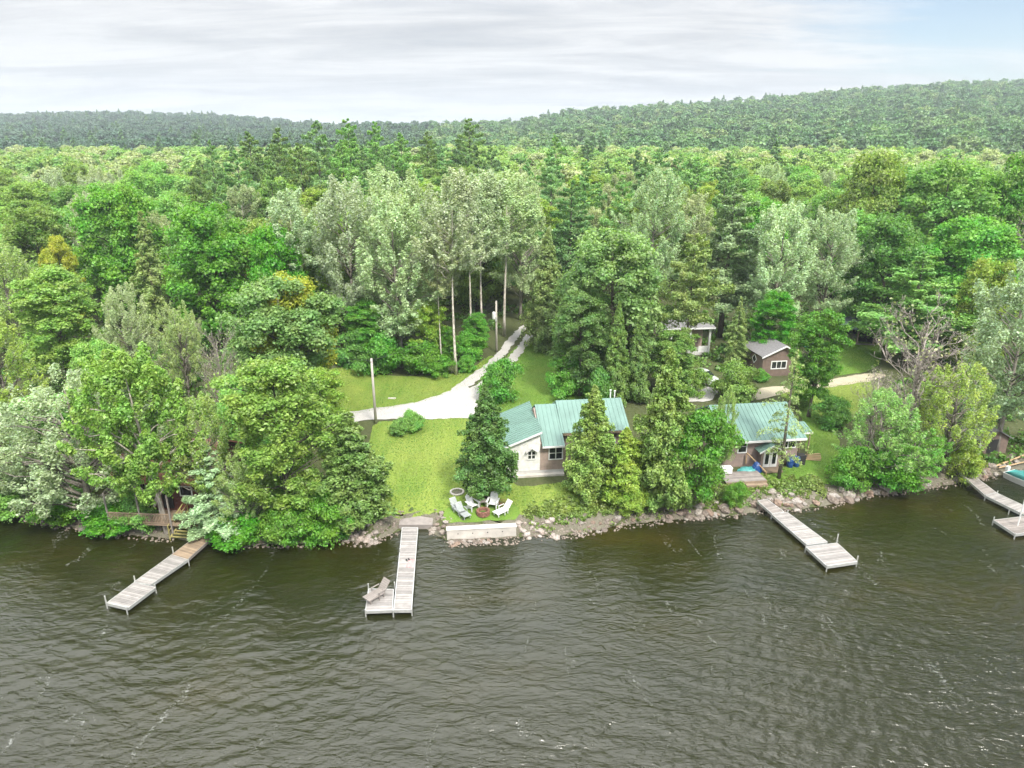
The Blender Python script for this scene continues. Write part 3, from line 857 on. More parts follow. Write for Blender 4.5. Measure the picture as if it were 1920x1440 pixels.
BUSHES = [
 ('vivid green bush hanging over the water right of the wooden stairs', 452, 1012, 962, 115, 'fresh'),
 ('small green bush at the water below the tall bright shore tree', 540, 1016, 945, 100, 'bright'),
 ('rounded green bush at water left of the pale rock pile', 618, 1006, 925, 110, 'bright'),
 ('glossy low green bush on the bank left of curved trunk', 215, 985, 945, 110, 'fresh'),
 ('low green bush on the left bank under the silver-grey willow', 130, 972, 925, 110, 'bright'),
 ('low bush at left picture edge above dark water', 20, 962, 900, 130, 'mid'),
 ('shady bush beneath the curved pale trunk', 262, 988, 925, 78, 'mid'),
 ('rounded shrub beside the gravel drive bend', 936, 750, 678, 80, 'maple'),
 ('bushy round shrub on lawn below the gravel drive', 772, 808, 770, 46, 'mid'),
 ('small shrub touching the round lawn shrub', 748, 815, 786, 40, 'mid'),
 ('leafy shrub beside the parked silver car', 1378, 752, 682, 82, 'light'),
 ('leafy shrub partly hiding the parked silver car from the lake', 1300, 742, 692, 52, 'light'),
 ('small dark shrub below the brown shed window', 1425, 715, 692, 30, 'maple'),
 ('dark shrub right of the shingled cottage', 1560, 800, 745, 70, 'deep'),
 ('light shrub on slope above the shingled cottage', 1500, 762, 725, 45, 'light'),
 ('bright bush at the lower right of the cottage lawn', 1590, 910, 840, 85, 'bright'),
 ('deep green bush overhanging boulders right of the cottage lawn', 1660, 915, 850, 110, 'fresh'),
 ('pale bush near the ramp of the last dock', 1800, 895, 830, 70, 'yg'),
 ('bush at forest edge left of utility pole', 672, 690, 620, 80, 'deep'),
 ('dark green bush under the front silver poplar', 715, 698, 625, 85, 'maple'),
 ('leafy bush right of the front silver poplar trunk', 790, 702, 640, 80, 'bright'),
 ('broad bush at birch trunks on upper lawn edge', 822, 706, 668, 55, 'bright'),
 ('bright bush beside the transformer pole', 880, 676, 622, 55, 'maple'),
 ('dark bush at the foot of the longest birch trunk', 876, 696, 668, 38, 'maple'),
 ('small bush on rocks left of the leaning shore tree', 1180, 965, 915, 60, 'yg'),
 ('vivid small bush on rocks right of the leaning shore tree', 1375, 948, 905, 45, 'bright'),
 ('bush at the foot of the large green tree behind white house', 1060, 742, 670, 70, 'maple'),
 ('bush by the shaded lawn edge behind white house', 1120, 758, 690, 60, 'deep'),
 ('bush at the right hand end of the twin-rut track', 1062, 668, 605, 55, 'maple'),
 ('bush in front of the white-pillared porch', 1272, 708, 668, 60, 'light'),
 ('low shrub behind the round fire ring at left lawn edge', 700, 950, 900, 70, 'light'),
]
for lb, u, vb, vt, w, col in BUSHES:
    tree('bush', lb, u, vb, vt, w, 'bush', col, cat='bush', group='bushes')

# ---- forest: individually standing trees behind the front rows
ORD = 'first second third fourth fifth sixth seventh eighth ninth tenth eleventh twelfth thirteenth fourteenth fifteenth sixteenth'.split()
ROAD = [G(u, v) for u, v in ((985, 612), (960, 640), (925, 680))]
g = np.random.default_rng(21)
ZD = [80, 110, 150, 200, 300, 440]; ZT = [18.5, 20.5, 22.5, 24.3, 27, 28]
cand = []
tries = 0
while len(cand) < 235 and tries < 60000:
    tries += 1
    u = g.uniform(-60, 1980); dist = 84 + 105 * g.uniform() ** 1.3
    x = (u - 960) / FPX * (dist * CP + 8); y = dist
    z = hz(x, y)
    if y - np.interp(x, SX, SY) < 22: continue
    uu, vv, _ = proj(x, y, z)
    if vv > 690 and uu > 600: continue
    if 640 < uu < 1120 and vv > 600: continue
    if 1180 < uu < 1680 and vv > 560: continue
    if abs(uu - (1000 + (vv - 612) * -.4)) < 35 and vv > 540: continue
    if any((x - a) ** 2 + (y - b2) ** 2 < max(5.2, rr * .95) ** 2 for a, b2, rr in USED): continue
    if any((x - c[0]) ** 2 + (y - c[1]) ** 2 < 6.4 ** 2 for c in cand): continue
    zt_ = float(np.interp(y, ZD, ZT)); tv_ = proj(x, y, zt_)[1]
    if any(y < hy + 2 and abs(uu - hu) < hw * .5 + 38 and tv_ < hb - 45 for hu, hb, ht, hw, hy in HERO): continue
    cand.append((x, y, z, uu, vv))
ZONES = [(330, 'behind the red cottage'), (640, 'behind the dome-shaped tree'), (970, 'behind the silver poplars'), (1250, 'behind the white house'), (1560, 'behind the brown shed'), (9999, 'above the bare-twigged tree')]
ROWS = [(112, 'near forest row'), (135, 'second forest row'), (160, 'third forest row'), (999, 'deepest forest row')]
items = []
for x, y, z, uu, vv in cand:
    q = mnoise.noise(Vector((x * .02, y * .02, 1.7))); r = g.uniform()
    if 430 < uu < 900 and y > 128: kind, col, nm = ('pine', 'pine', 'pine') if r < .4 else ('tall', 'light', 'broadleaf')
    elif uu <= 430: kind, col, nm = ('tall', 'light', 'broadleaf') if r < .4 else (('silver', 'grey', 'poplar') if r < .55 else (('airy', 'tan', 'aspen') if r < .72 else ('maple', 'mid', 'maple')))
    elif uu < 1350: kind, col, nm = ('tall', 'yg', 'broadleaf') if r < .3 else (('birch', 'tan', 'birch') if r < .5 else (('maple', 'light', 'maple') if r < .75 else ('pine', 'pine', 'pine')))
    else: kind, col, nm = ('maple', 'mid', 'maple') if r < .35 else (('tall', 'light', 'broadleaf') if r < .6 else (('silver', 'silver', 'poplar') if r < .72 else (('airy', 'tan', 'aspen') if r < .8 else ('maple', 'maple', 'maple'))))
    zn = next(b2 for a, b2 in ZONES if uu < a); rw = next(b2 for a, b2 in ROWS if y < a)
    items.append((zn, rw, nm, uu, x, y, z, kind, col, r))
items.sort()
cnt = {}
ADJ = {'broadleaf': 'tall green broadleaf tree', 'poplar': 'silvery poplar', 'aspen': 'tan airy aspen', 'maple': 'rounded green maple', 'birch': 'pale birch', 'pine': 'dark layered pine'}
for zn, rw, nm, uu, x, y, z, kind, col, r in items:
    k = cnt.get((zn, rw, nm), 0); cnt[zn, rw, nm] = k + 1
    d_ = y
    # treetops settle near the camera's height as in the photograph
    Ht = np.clip(np.interp(d_, ZD, ZT) + g.uniform(-3.2, 2.4) + (4.5 if kind == 'pine' else 0) - z, 11, 31)
    Rad = {'pine': 4.2, 'tall': 4.6, 'maple': 5.3, 'silver': 4.6, 'airy': 4.6, 'birch': 3.7}[kind] * g.uniform(.85, 1.2)
    plant(nm + '_tree', '%s %s from left in the %s %s' % (ORD[min(k, 15)], ADJ[nm], rw, zn), 'tree', (x, y, z - .1), Ht, Rad, kind, col, group='trees of the near forest', jitter=.22)

# ---- far woods: one mass each, geometry nodes
def lowproto(name, data, mat):
    V, F, mb, H, Rr = data
    tr = MB().tube([(0, 0, -.5), (0, 0, H * .75)], [.25, .08], 5)
    tv = np.array(tr.v); tf = []
    VV = np.concatenate([V, tv]); FF = np.concatenate([F, np.array([f for f in tr.f if len(f) == 4]) + len(V)])
    me = np_mesh(name, VV, FF, [mat, M['bark']], mi=[0] * len(F) + [1] * (len(FF) - len(F)))
    return bpy.data.objects.new(name, me)


def woods(name, label, pts, scl, protos, idx=None):
    me = bpy.data.meshes.new(name)
    n = len(pts)
    me.vertices.add(n); me.vertices.foreach_set('co', np.asarray(pts, np.float32).ravel())
    for an, ty, vals in (('scl', 'FLOAT', scl), ('rot', 'FLOAT', RG.uniform(0, 6.28, n)), ('idx', 'INT', RG.integers(0, len(protos), n) if idx is None else idx)):
        at = me.attributes.new(an, ty, 'POINT'); at.data.foreach_set('value', np.asarray(vals, np.float32 if ty == 'FLOAT' else np.int32))
    o = link(name, me)
    ng = bpy.data.node_groups.new(name, 'GeometryNodeTree')
    ng.interface.new_socket('Geometry', in_out='INPUT', socket_type='NodeSocketGeometry')
    ng.interface.new_socket('Geometry', in_out='OUTPUT', socket_type='NodeSocketGeometry')
    N = ng.nodes.new; L = ng.links.new
    gi, go, ip, jn = N('NodeGroupInput'), N('NodeGroupOutput'), N('GeometryNodeInstanceOnPoints'), N('GeometryNodeJoinGeometry')
    for p in protos:
        ob = N('GeometryNodeObjectInfo'); ob.inputs['Object'].default_value = p
        gt = N('GeometryNodeGeometryToInstance'); L(ob.outputs['Geometry'], gt.inputs[0]); L(gt.outputs[0], jn.inputs[0])
    ip.inputs['Pick Instance'].default_value = True
    def attr(nm, ty):
        a = N('GeometryNodeInputNamedAttribute'); a.data_type = ty; a.inputs['Name'].default_value = nm; return a.outputs['Attribute']
    cx = N('ShaderNodeCombineXYZ'); L(attr('rot', 'FLOAT'), cx.inputs[2])
    er = N('FunctionNodeEulerToRotation'); L(cx.outputs[0], er.inputs[0])
    L(gi.outputs[0], ip.inputs['Points']); L(jn.outputs[0], ip.inputs['Instance']); L(attr('idx', 'INT'), ip.inputs['Instance Index'])
    L(er.outputs[0], ip.inputs['Rotation']); L(attr('scl', 'FLOAT'), ip.inputs['Scale']); L(ip.outputs[0], go.inputs[0])
    md = o.modifiers.new('scatter', 'NODES'); md.node_group = ng
    return setp(o, label, 'forest', kind='stuff')


midp = [lowproto('mid_source_%d' % i, broad(400 + i, 21, 3, 5.6, 80, 70, .5, clr=.26, limbs=2, dens=1), M['mid%d' % i]) for i in range(4)]
midc = [lowproto('mid_pine_source_%d' % i, conifer(420 + i, 24, 3, 5.0, 70, 80, .5, -.05, .62, irregular=.5, asp=1.7, gaps=.1, dens=1), M['farc']) for i in range(2)]
farp = [lowproto('far_source_%d' % i, broad(440 + i, 18, 2, 6.6, 46, 40, .85, clr=.30, limbs=2, dens=1), M['far']) for i in range(4)]
farl = [lowproto('far_hazed_source_%d' % i, broad(450 + i, 18, 2, 6.6, 46, 40, .85, clr=.30, limbs=2, dens=1), M['farl']) for i in range(3)]
farc = [lowproto('far_pine_source_%d' % i, conifer(460 + i, 21, 2, 4.6, 50, 34, .9, .1, .75, irregular=.4, asp=1.7, dens=1), M['farc']) for i in range(2)]


def scatter(y0, y1, sp, growth=0.0, seed=1, half=.86, cond=None):
    gg = np.random.default_rng(seed)
    P = []
    y = y0
    while y < y1:
        s = sp * (1 + growth * (y - y0))
        x = -half * y - 10
        while x < half * y + 10:
            px, py = x + gg.uniform(-.45, .45) * s, y + gg.uniform(-.45, .45) * s
            P.append((px, py)); x += s
        y += s
    P = np.array(P)
    return P


P = scatter(150, 440, 7.6, .0012, 3)
keep = np.ones(len(P), bool)
for x, y, *_ in cand: keep &= (P[:, 0] - x) ** 2 + (P[:, 1] - y) ** 2 > 30
pu = 960 + FPX * P[:, 0] / (P[:, 1] * CP + 6)
keep &= ~((P[:, 1] < 185))  | (np.abs(pu - 960) > 900) | (P[:, 1] > 172)
# open strip at the foot of the right hill
keep &= ~((P[:, 1] > 330) & (P[:, 1] < 372) & (pu > 1250))
P = P[keep]; pu = pu[keep]
z = height(P[:, 0], P[:, 1])
gg = np.random.default_rng(9)
Hh = np.interp(P[:, 1], ZD, ZT) - z + gg.uniform(-4.5, 2.0, len(P))
Hh = np.clip(Hh, 9, 30)
ispine = ((pu > 430) & (pu < 920) & (gg.uniform(size=len(P)) < .18)) | (gg.uniform(size=len(P)) < .03)
A = np.column_stack([P, z])
woods('forest', 'light green broadleaf forest filling the flat land behind the near trees', A[~ispine], Hh[~ispine] / 21, midp, [int(np.clip((mnoise.noise(Vector((x * .022, y * .03, 5.0))) * 1.1 + .5 + RG.normal() * .18) * 4, 0, 3)) for x, y, _z in A[~ispine]])
woods('forest', 'dark pine wood scattered through the middle of the flat forest', A[ispine], (Hh[ispine] + 4.0) / 24, midc)
P = scatter(400, 1560, 10.5, .0011, 4, .84)
pu = 960 + FPX * P[:, 0] / (P[:, 1] * CP + 6)
cd = np.interp(pu, CU, CD)
foot = np.interp(pu, [0, 900, 1300, 1920], [430, 430, 380, 375])
keep = (P[:, 1] < cd + 40) & (P[:, 1] > foot)
P = P[keep]; pu = pu[keep]
z = height(P[:, 0], P[:, 1])
pn = gg.uniform(size=len(P)) < .12
A = np.column_stack([P, z]); sc = gg.uniform(.7, 1.3, len(P))
lf = pu < 800
woods('hillside_forest', 'haze-blued green forest covering the low hill at the left', A[lf & ~pn], sc[lf & ~pn], farl)
woods('hillside_forest', 'green forest covering the long rising hill at the right', A[~lf & ~pn], sc[~lf & ~pn], farp)
woods('hillside_forest', 'dark conifers dotted over both far hills', A[pn], sc[pn], farc)

# ---- undergrowth and weeds (uncountable)
def leafmass(name, label, pts, hgt, nper, ls, mat, cat):
    gg = np.random.default_rng(len(pts))
    P = []
    for (x, y, z, s) in pts:
        dd = unit(gg.normal(size=(nper, 3))); dd[:, 2] = np.abs(dd[:, 2])
        P.append(np.array([x, y, z]) + dd * np.array([s, s, hgt * s]) * gg.uniform(.3, 1, (nper, 1)))
    P = np.concatenate(P)
    N = unit(gg.normal(size=(len(P), 3)) * .6 + np.array([0, 0, .7]))
    V, F = cards(P, N, ls * gg.uniform(.6, 1.4, len(P)), 1.6, gg)
    return setp(link(name, np_mesh(name, V, F, mat)), label, cat, kind='stuff')


pts = []
while len(pts) < 1500:
    u = g.uniform(-80, 2000); dist = g.uniform(52, 120)
    x = (u - 960) / FPX * (dist * CP + 9); y = dist; zz = hz(x, y)
    uu, vv, _ = proj(x, y, zz); dsh = y - np.interp(x, SX, SY)
    if dsh < 1.5: continue
    if 690 < uu < 1140 and vv > 655: continue
    if 560 < uu < 930 and vv > 702: continue
    if 1130 < uu < 1600 and vv > 700 : continue
    if abs(uu - (985 - (vv - 612) * .62)) < 48 and vv > 590: continue
    if 1390 < uu < 1680 and vv > 640: continue
    if 925 < uu < 1100 and vv > 640: continue
    if 225 < uu < 400 and vv > 860: continue
    if 550 < uu < 940 and 690 < vv < 790: continue
    pts.append((x, y, zz, g.uniform(.5, 1.3)))
leafmass('undergrowth', 'green leafy undergrowth on the forest floor and shore slopes', pts, .9, 60, .26, M['under'], 'undergrowth')
pts = []
for _ in range(950):
    u = g.uniform(985, 1560); x = (u - 960) / FPX * 60
    y = np.interp(x, SX, SY) + abs(g.normal(2.2, .75))
    if 1395 < u < 1455 and g.uniform() < .6: continue
    pts.append((x, y, hz(x, y), g.uniform(.15, .42)))
for _ in range(60):
    u = g.uniform(640, 720); x = (u - 960) / FPX * 60
    y = np.interp(x, SX, SY) + g.uniform(1.8, 3.2); pts.append((x, y, hz(x, y), g.uniform(.15, .4)))
leafmass('weeds', 'yellow-green weeds along the bank above the shore rocks', pts, .9, 26, .13, M['weed'], 'weeds')


gpts = []
LAWNQ = [(744, 1240, 800, 960), (640, 900, 695, 770), (970, 1090, 670, 760), (1380, 1570, 800, 915), (1530, 1640, 645, 700)]
deps = bpy.context.evaluated_depsgraph_get()
from mathutils.bvhtree import BVHTree
for ob in [o for o in COL.objects if o.name.startswith('lawn')]:
    me = ob.data
    ar = [f.area for f in me.polygons]; tot = sum(ar); vs_ = [v.co.copy() for v in me.vertices]
    for f, a_ in zip(me.polygons, ar):
        k = a_ * 62; k = int(k) + (rnd.random() < k % 1)
        p0, p1, p2 = (vs_[i] for i in f.vertices)
        for _ in range(k):
            r1, r2 = math.sqrt(rnd.random()), rnd.random()
            gpts.append(tuple(p0 * (1 - r1) + p1 * (r1 * (1 - r2)) + p2 * (r1 * r2)))
gp = np.array(gpts); gg = np.random.default_rng(5)
N = unit(gg.normal(size=(len(gp), 3)) * np.array([.5, .5, .3]) + np.array([0, -.1, 1.0]))
Vg, Fg = cards(gp + np.array([0, 0, .03]), N, 0.055 * gg.uniform(.5, 1.5, len(gp)), 2.0, gg)
setp(link('grass', np_mesh('grass', Vg, Fg, M['grass'])), 'short mown lawn grass around the houses', 'grass', kind='stuff')

# ------------------------------------------------------------------ rocks
ROCKS = []
for i in range(7):
    bm = bmesh.new(); bmesh.ops.create_icosphere(bm, subdivisions=3, radius=1)
    for v in bm.verts:
        p = v.co.copy()
        cell = mnoise.voronoi(p * 1.1 + Vector((i * 7.3, 0, 0)))[0]
        k = .80 + .35 * cell[0] + .22 * mnoise.noise(p * 1.7 + Vector((0, i * 5.1, 0))) + .07 * mnoise.noise(p * 5 + Vector((0, 0, i)))
        v.co = Vector((p.x * k, p.y * k * .85, p.z * k * .68))
    me = bpy.data.meshes.new('rock_%d' % i); bm.to_mesh(me); bm.free(); me.materials.append(M['rock'])
    ROCKS.append(me)
RC = [(.28, .25, .22), (.23, .19, .16), (.33, .31, .28), (.20, .17, .145), (.28, .21, .165), (.36, .34, .32)]
NR = 0


def rock(x, y, z, s, label, group, dark=1.0, pale=0):
    global NR
    o = link('boulder' if s > .42 else 'rock', ROCKS[NR % 7]); NR += 1
    c = rnd.choice(RC)
    if pale: c = tuple(.5 * q + .5 * p for q, p in zip(c, (.46, .43, .41)))
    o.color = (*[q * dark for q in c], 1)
    o.location = (x, y, z); o.rotation_euler = (rnd.uniform(-.4, .4), rnd.uniform(-.4, .4), rnd.uniform(0, 6.28))
    o.scale = (s * rnd.uniform(.8, 1.25), s * rnd.uniform(.8, 1.2), s * rnd.uniform(.75, 1.2))
    setp(o, label, 'rock', group)


def shore_at(u):
    x = (u - 960) / FPX * 60
    for _ in range(12):
        y = float(np.interp(x, SX, SY)); uu, _v, dep = proj(x, y, 0.2); x += (u - uu) * dep / FPX
    return x, float(np.interp(x, SX, SY))


STR = [  # u0,u1,count,size lo,hi, offsets, dark, pale, label
 (40, 330, 34, .14, .34, -.3, .9, .45, 0, 'dark rock along the shaded shore under the willow', 'dark shaded shore rocks'),  # rock colour darkened along this stretch
 (420, 640, 16, .14, .32, -.3, .7, .45, 0, 'dark rock below the bushes hanging over the water', 'rocks below overhanging bushes'),  # same darkened rock colour here
 (640, 752, 48, .12, .30, -.5, 2.0, .95, 1, 'pale rubble rock beside the middle dock', 'pale rubble beside the middle dock'),
 (806, 850, 22, .15, .34, -.3, 2.3, .9, 0, 'brown rock piled at the end of the white retaining wall nearest the dock', 'rocks at the dock end of the wall'),
 (842, 975, 40, .12, .26, -.75, .0, .85, 0, 'reddish brown rock at the foot of the white retaining wall', 'rocks at foot of the white wall'),
 (970, 1090, 44, .12, .30, -.4, 1.5, 1.0, 1, 'pale pinkish rubble rock on the bank past the white wall', 'pale rubble past the white wall'),
 (1085, 1250, 44, .12, .30, -.4, .9, .75, 0, 'brown rock along water below the two cone-shaped cedars', 'brown rocks below the cedars'),
 (1250, 1430, 44, .18, .42, -.3, 1.4, .9, 0, 'brown rock on bank between leaning tree and third dock', 'rocks by the leaning tree'),
 (1430, 1570, 46, .18, .42, -.3, 2.0, .9, 0, 'brown and grey rock on the bank below the shingled cottage', 'rocks below the shingled cottage'),
 (1570, 1800, 40, .2, .46, -.2, 1.2, .8, 0, 'grey brown rock beneath the dark overhanging shore trees', 'rocks beneath the overhanging trees'),
 (1800, 1925, 26, .2, .42, -.2, 1.8, .9, 0, 'brown rock on the bank by the last dock', 'rocks by the last dock'),
]
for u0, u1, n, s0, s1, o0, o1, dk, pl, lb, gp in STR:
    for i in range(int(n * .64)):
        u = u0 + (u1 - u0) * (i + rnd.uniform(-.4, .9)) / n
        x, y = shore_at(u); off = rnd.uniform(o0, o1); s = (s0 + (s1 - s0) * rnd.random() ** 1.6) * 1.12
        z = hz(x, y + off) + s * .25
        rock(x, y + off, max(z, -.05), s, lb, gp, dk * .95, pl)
# fine rubble between the rocks: nobody could count it
rv = []; rf = []
bm = bmesh.new(); bmesh.ops.create_icosphere(bm, subdivisions=1, radius=1)
iv = np.array([tuple(v.co) for v in bm.verts]); jf = np.array([[v.index for v in f.verts] for f in bm.faces]); bm.free()
gq = np.random.default_rng(77)
for u0, u1, n, s0, s1, o0, o1, dk, pl, lb, gp in STR:
    for i in range(int((u1 - u0) * (1.6 if pl else 1.0))):
        x, y = shore_at(gq.uniform(u0, u1)); off = gq.uniform(o0 - .3, o1 * 1.0 + .1); sz = gq.uniform(.05, .13)
        q = iv * (sz * gq.uniform(.6, 1.3, 3)) * (1 + gq.normal(size=(len(iv), 1)) * .16)
        a_ = gq.uniform(0, 6.28); ca, sa = math.cos(a_), math.sin(a_)
        q = np.stack([q[:, 0] * ca - q[:, 1] * sa, q[:, 0] * sa + q[:, 1] * ca, q[:, 2] * .8], -1)
        rf.append(jf + len(rv) * len(iv)); rv.append(q + np.array([x, y + off, max(hz(x, y + off), -.02) + sz * .35]))
o = link('rubble', np_mesh('rubble', np.concatenate(rv), np.concatenate(rf), M['rock']), None, (.22, .19, .165)); setp(o, 'small broken stones between the larger shore rocks', 'rubble', kind='stuff')
BIG = [(1292, 973, .5, 'rounded tan boulder at waterline right of leaning trunk'), (1255, 972, .5, 'pale squarish boulder left of leaning trunk'), (1322, 966, .62, 'tan boulder standing at the water in mid bank'),
       (1356, 955, .66, 'upright wedge-shaped boulder left of the third dock'), (1385, 958, .7, 'broad brown boulder touching the third dock'), (1412, 948, .62, 'flat brown boulder under third dock ramp'),
       (1475, 945, .6, 'low brown boulder just right of third dock ramp'), (1498, 938, .5, 'pale boulder standing out on the cottage bank'), (1530, 945, .62, 'dark reddish boulder at water below cottage lawn end'),
       (1560, 938, .75, 'large grey boulder where lawn meets overhanging trees'), (1592, 932, .85, 'largest dark boulder beneath the overhanging trees'), (1628, 926, .7, 'dark boulder right of the largest dark boulder'),
       (1660, 920, .8, 'grey round-topped boulder in mid of overhanging trees'), (1690, 914, .62, 'pale grey boulder below the yellow-green shore tree'), (1740, 908, .55, 'brown boulder half under leaves near last dock'),
       (1850, 888, .6, 'grey boulder immediately right of last dock ramp'), (1880, 876, .6, 'pale boulder beside the white beams'), (1905, 868, .6, 'brown boulder at right edge below the shed')]
for u, v, s, lb in BIG:
    p = G(u, v)
    rock(p.x, p.y, max(p.z, 0) + s * .2, s * .62, lb, None, .85)

# ------------------------------------------------------------------ docks
def W3(u, v, z):
    return atz(u, v, z)


def deck_quad(name, root, q, z, mat, nplank=None, th=.05, skirt=True):
    """q: start-left, start-right, end-right, end-left pixels; planks lie across"""
    a, b, c, d = [W3(u, v, z if not isinstance(z, tuple) else z[i // 2]) for i, (u, v) in enumerate(q)]
    L = ((a + b) / 2 - (c + d) / 2).length
    n = nplank or max(4, int(L / .15))
    mb = MB()
    for i in range(n):
        t0, t1 = (i + .04) / n, (i + .96) / n
        p = [a.lerp(d, t0), b.lerp(c, t0), b.lerp(c, t1), a.lerp(d, t1)]
        dz = rnd.uniform(-.006, .006)
        lo = [x - Vector((0, 0, th)) for x in p]; hi = [x + Vector((0, 0, dz)) for x in p]
        mb.add(lo + hi, [(3, 2, 1, 0), (4, 5, 6, 7), (0, 1, 5, 4), (1, 2, 6, 5), (2, 3, 7, 6), (3, 0, 4, 7)])
    o = mb.build(name, mat, root)
    if skirt:
        sk = MB()
        cen = (a + b + c + d) / 4
        for p, r_ in ((a, d), (b, c), (a, b), (d, c)):
            n_ = Vector(((r_ - p).y, -(r_ - p).x, 0)).normalized()
            if n_.dot((p + r_) / 2 - cen) < 0: n_ = -n_
            p0, p1 = p - Vector((0, 0, .06)) , r_ - Vector((0, 0, .06))
            e = n_ * .045
            vs = [p0 + e, p1 + e, p1, p0]
            sk.add([v - Vector((0, 0, .16)) for v in vs] + [v + Vector((0, 0, .064)) for v in vs], [(3, 2, 1, 0), (4, 5, 6, 7), (0, 1, 5, 4), (1, 2, 6, 5), (2, 3, 7, 6), (3, 0, 4, 7)])
        sk.build('frame', M['metal'] if mat is not M['woodtan'] else M['wood'], root)
    return o


def posts(root, pts, z0=-1.2, r=.045):
    for u, v, z, up in pts:
        p = W3(u, v, z)
        MB().tube([(p.x, p.y, z0), (p.x, p.y, z + up)], r, 8).build('post', M['metal'], root)


d1 = empty('dock', 'long weathered plank dock leading down from the red cottage stairs', 'dock')
deck_quad('deck', d1, [(382, 995), (404, 1001), (351, 1049), (322, 1040)], (.62, .5), M['woodtan'])
deck_quad('deck', d1, [(322, 1040), (351, 1049), (282, 1096), (252, 1091)], .5, M['woodlight'])
deck_quad('platform', d1, [(252, 1092), (291, 1101), (240, 1139), (201, 1130)], .5, M['woodlight'])
posts(d1, [(199, 1130, .5, .55), (237, 1141, .5, .12), (253, 1089, .5, .42), (291, 1101, .5, .25), (325, 1037, .5, .55), (353, 1050, .5, .05)])
d2 = empty('dock', 'pale straight dock below the sunny lawn with a side platform', 'dock')
deck_quad('deck', d2, [(754.6, 989), (783, 989), (775.5, 1083), (745, 1083)], .5, M['woodlight'], 48)
deck_quad('deck', d2, [(745, 1083.5), (775.5, 1083.5), (771, 1143), (738.8, 1143)], .5, M['woodlight'], 26)
deck_quad('platform', d2, [(691.6, 1104), (737.2, 1105), (735.4, 1143), (685.8, 1145)], .5, M['woodlight'], 17)
posts(d2, [(691, 1104, .5, .42), (685, 1145, .5, .1), (737, 1145, .5, .06), (772, 1143, .5, .06), (750, 1035, .5, .3), (740, 1098, .5, .3)])
d3 = empty('dock', 'plank dock with a square end platform below the shingled cottage', 'dock')
deck_quad('ramp', d3, [(1421, 939), (1438, 936), (1469.5, 959), (1448.6, 963)], (.95, .55), M['wood'])
deck_quad('deck', d3, [(1447, 963.5), (1475.8, 960.5), (1551, 1016), (1513.5, 1021)], .5, M['woodlight'])
deck_quad('platform', d3, [(1512, 1025.4), (1569.4, 1018), (1607, 1052.6), (1551, 1061)], .5, M['woodlight'])
posts(d3, [(1511, 1025, .5, .3), (1569, 1017, .5, .75), (1607, 1052, .5, .45), (1551, 1061, .5, .06), (1477, 961, .5, .2), (1447, 964, .5, .1)])
d4 = empty('dock', 'narrow dock at the right edge running out of the picture', 'dock')
deck_quad('ramp', d4, [(1800, 886), (1811, 881), (1867.5, 923), (1847.5, 928)], (1.0, .55), M['wood'])
deck_quad('deck', d4, [(1847.5, 928.5), (1867.5, 923.5), (2010, 990), (1992, 1000)], .5, M['woodlight'])
deck_quad('platform', d4, [(1864, 975), (1945, 965), (1985, 990), (1904, 1001)], .5, M['wood'])
posts(d4, [(1863, 975, .5, .3), (1904, 1001, .5, .06), (1870, 924, .5, .2), (1848, 929, .5, .1), (1893, 955, .5, -.05)])
p = W3(1908, 985, .5)
MB().tube([(p.x, p.y, -1.2), (p.x, p.y, 2.9)], .05, 8).build('tall_post', M['white'], d4)

# ------------------------------------------------------------------ windows, doors
def frameM(x, y, z, rz):
    return Matrix.Translation((x, y, z)) @ Matrix.Rotation(rz, 4, 'Z')


def window(root, x, y, z, w, h, rz=0, panes=2, rows=1, mat='white', name='window', fw=.09):
    """(x,y,z) = centre of the sill line on the wall's outer face; the wall looks along -Y before turning by rz"""
    T = frameM(x, y, z, rz)
    g_ = MB(); g_.m = T; g_.box(-w / 2, w / 2, -.02, .05, 0, h)
    o = g_.build(name, M['glass'], root)
    f_ = MB(); f_.m = T
    f_.box(-w / 2 - fw, w / 2 + fw, -.05, .03, h, h + fw); f_.box(-w / 2 - fw, w / 2 + fw, -.07, .03, -fw, 0)
    f_.box(-w / 2 - fw, -w / 2, -.048, .028, 0, h); f_.box(w / 2, w / 2 + fw, -.048, .028, 0, h)
    for i in range(1, panes):
        xx = -w / 2 + w * i / panes; f_.box(xx - .04, xx + .04, -.046, .026, 0, h)
    for i in range(1, rows):
        zz = h * i / rows; f_.box(-w / 2, w / 2, -.043, .024, zz - .02, zz + .02)
    f_.build('frame', M[mat], o)
    return o


def roof_slab(root, name, A, B, C, D, th, mat, ribs=.45, rib=True):
    """A,B lower edge, C,D upper edge (B->C, A->D up the slope); a thick slab with standing seams"""
    A, B, C, D = map(Vector, (A, B, C, D))
    n = (B - A).cross(D - A).normalized()
    if n.z < 0: n = -n
    mb = MB()
    vs = [A - n * th, B - n * th, C - n * th, D - n * th, A, B, C, D]
    mb.add(vs, [(3, 2, 1, 0), (4, 5, 6, 7), (0, 1, 5, 4), (1, 2, 6, 5), (2, 3, 7, 6), (3, 0, 4, 7)])
    if rib:
        L = (B - A).length; k = int(L / ribs); e = (B - A).normalized() * .022
        for i in range(k + 1):
            t = (i + .5) / (k + 1); p = A.lerp(B, t); q = D.lerp(C, t)
            mb.add([p - e, p + e, q + e, q - e, p - e * .6 + n * .045, p + e * .6 + n * .045, q + e * .6 + n * .045, q - e * .6 + n * .045],
                   [(4, 5, 6, 7), (0, 1, 5, 4), (1, 2, 6, 5), (2, 3, 7, 6), (3, 0, 4, 7)])
    return mb.build(name, M[mat], root)


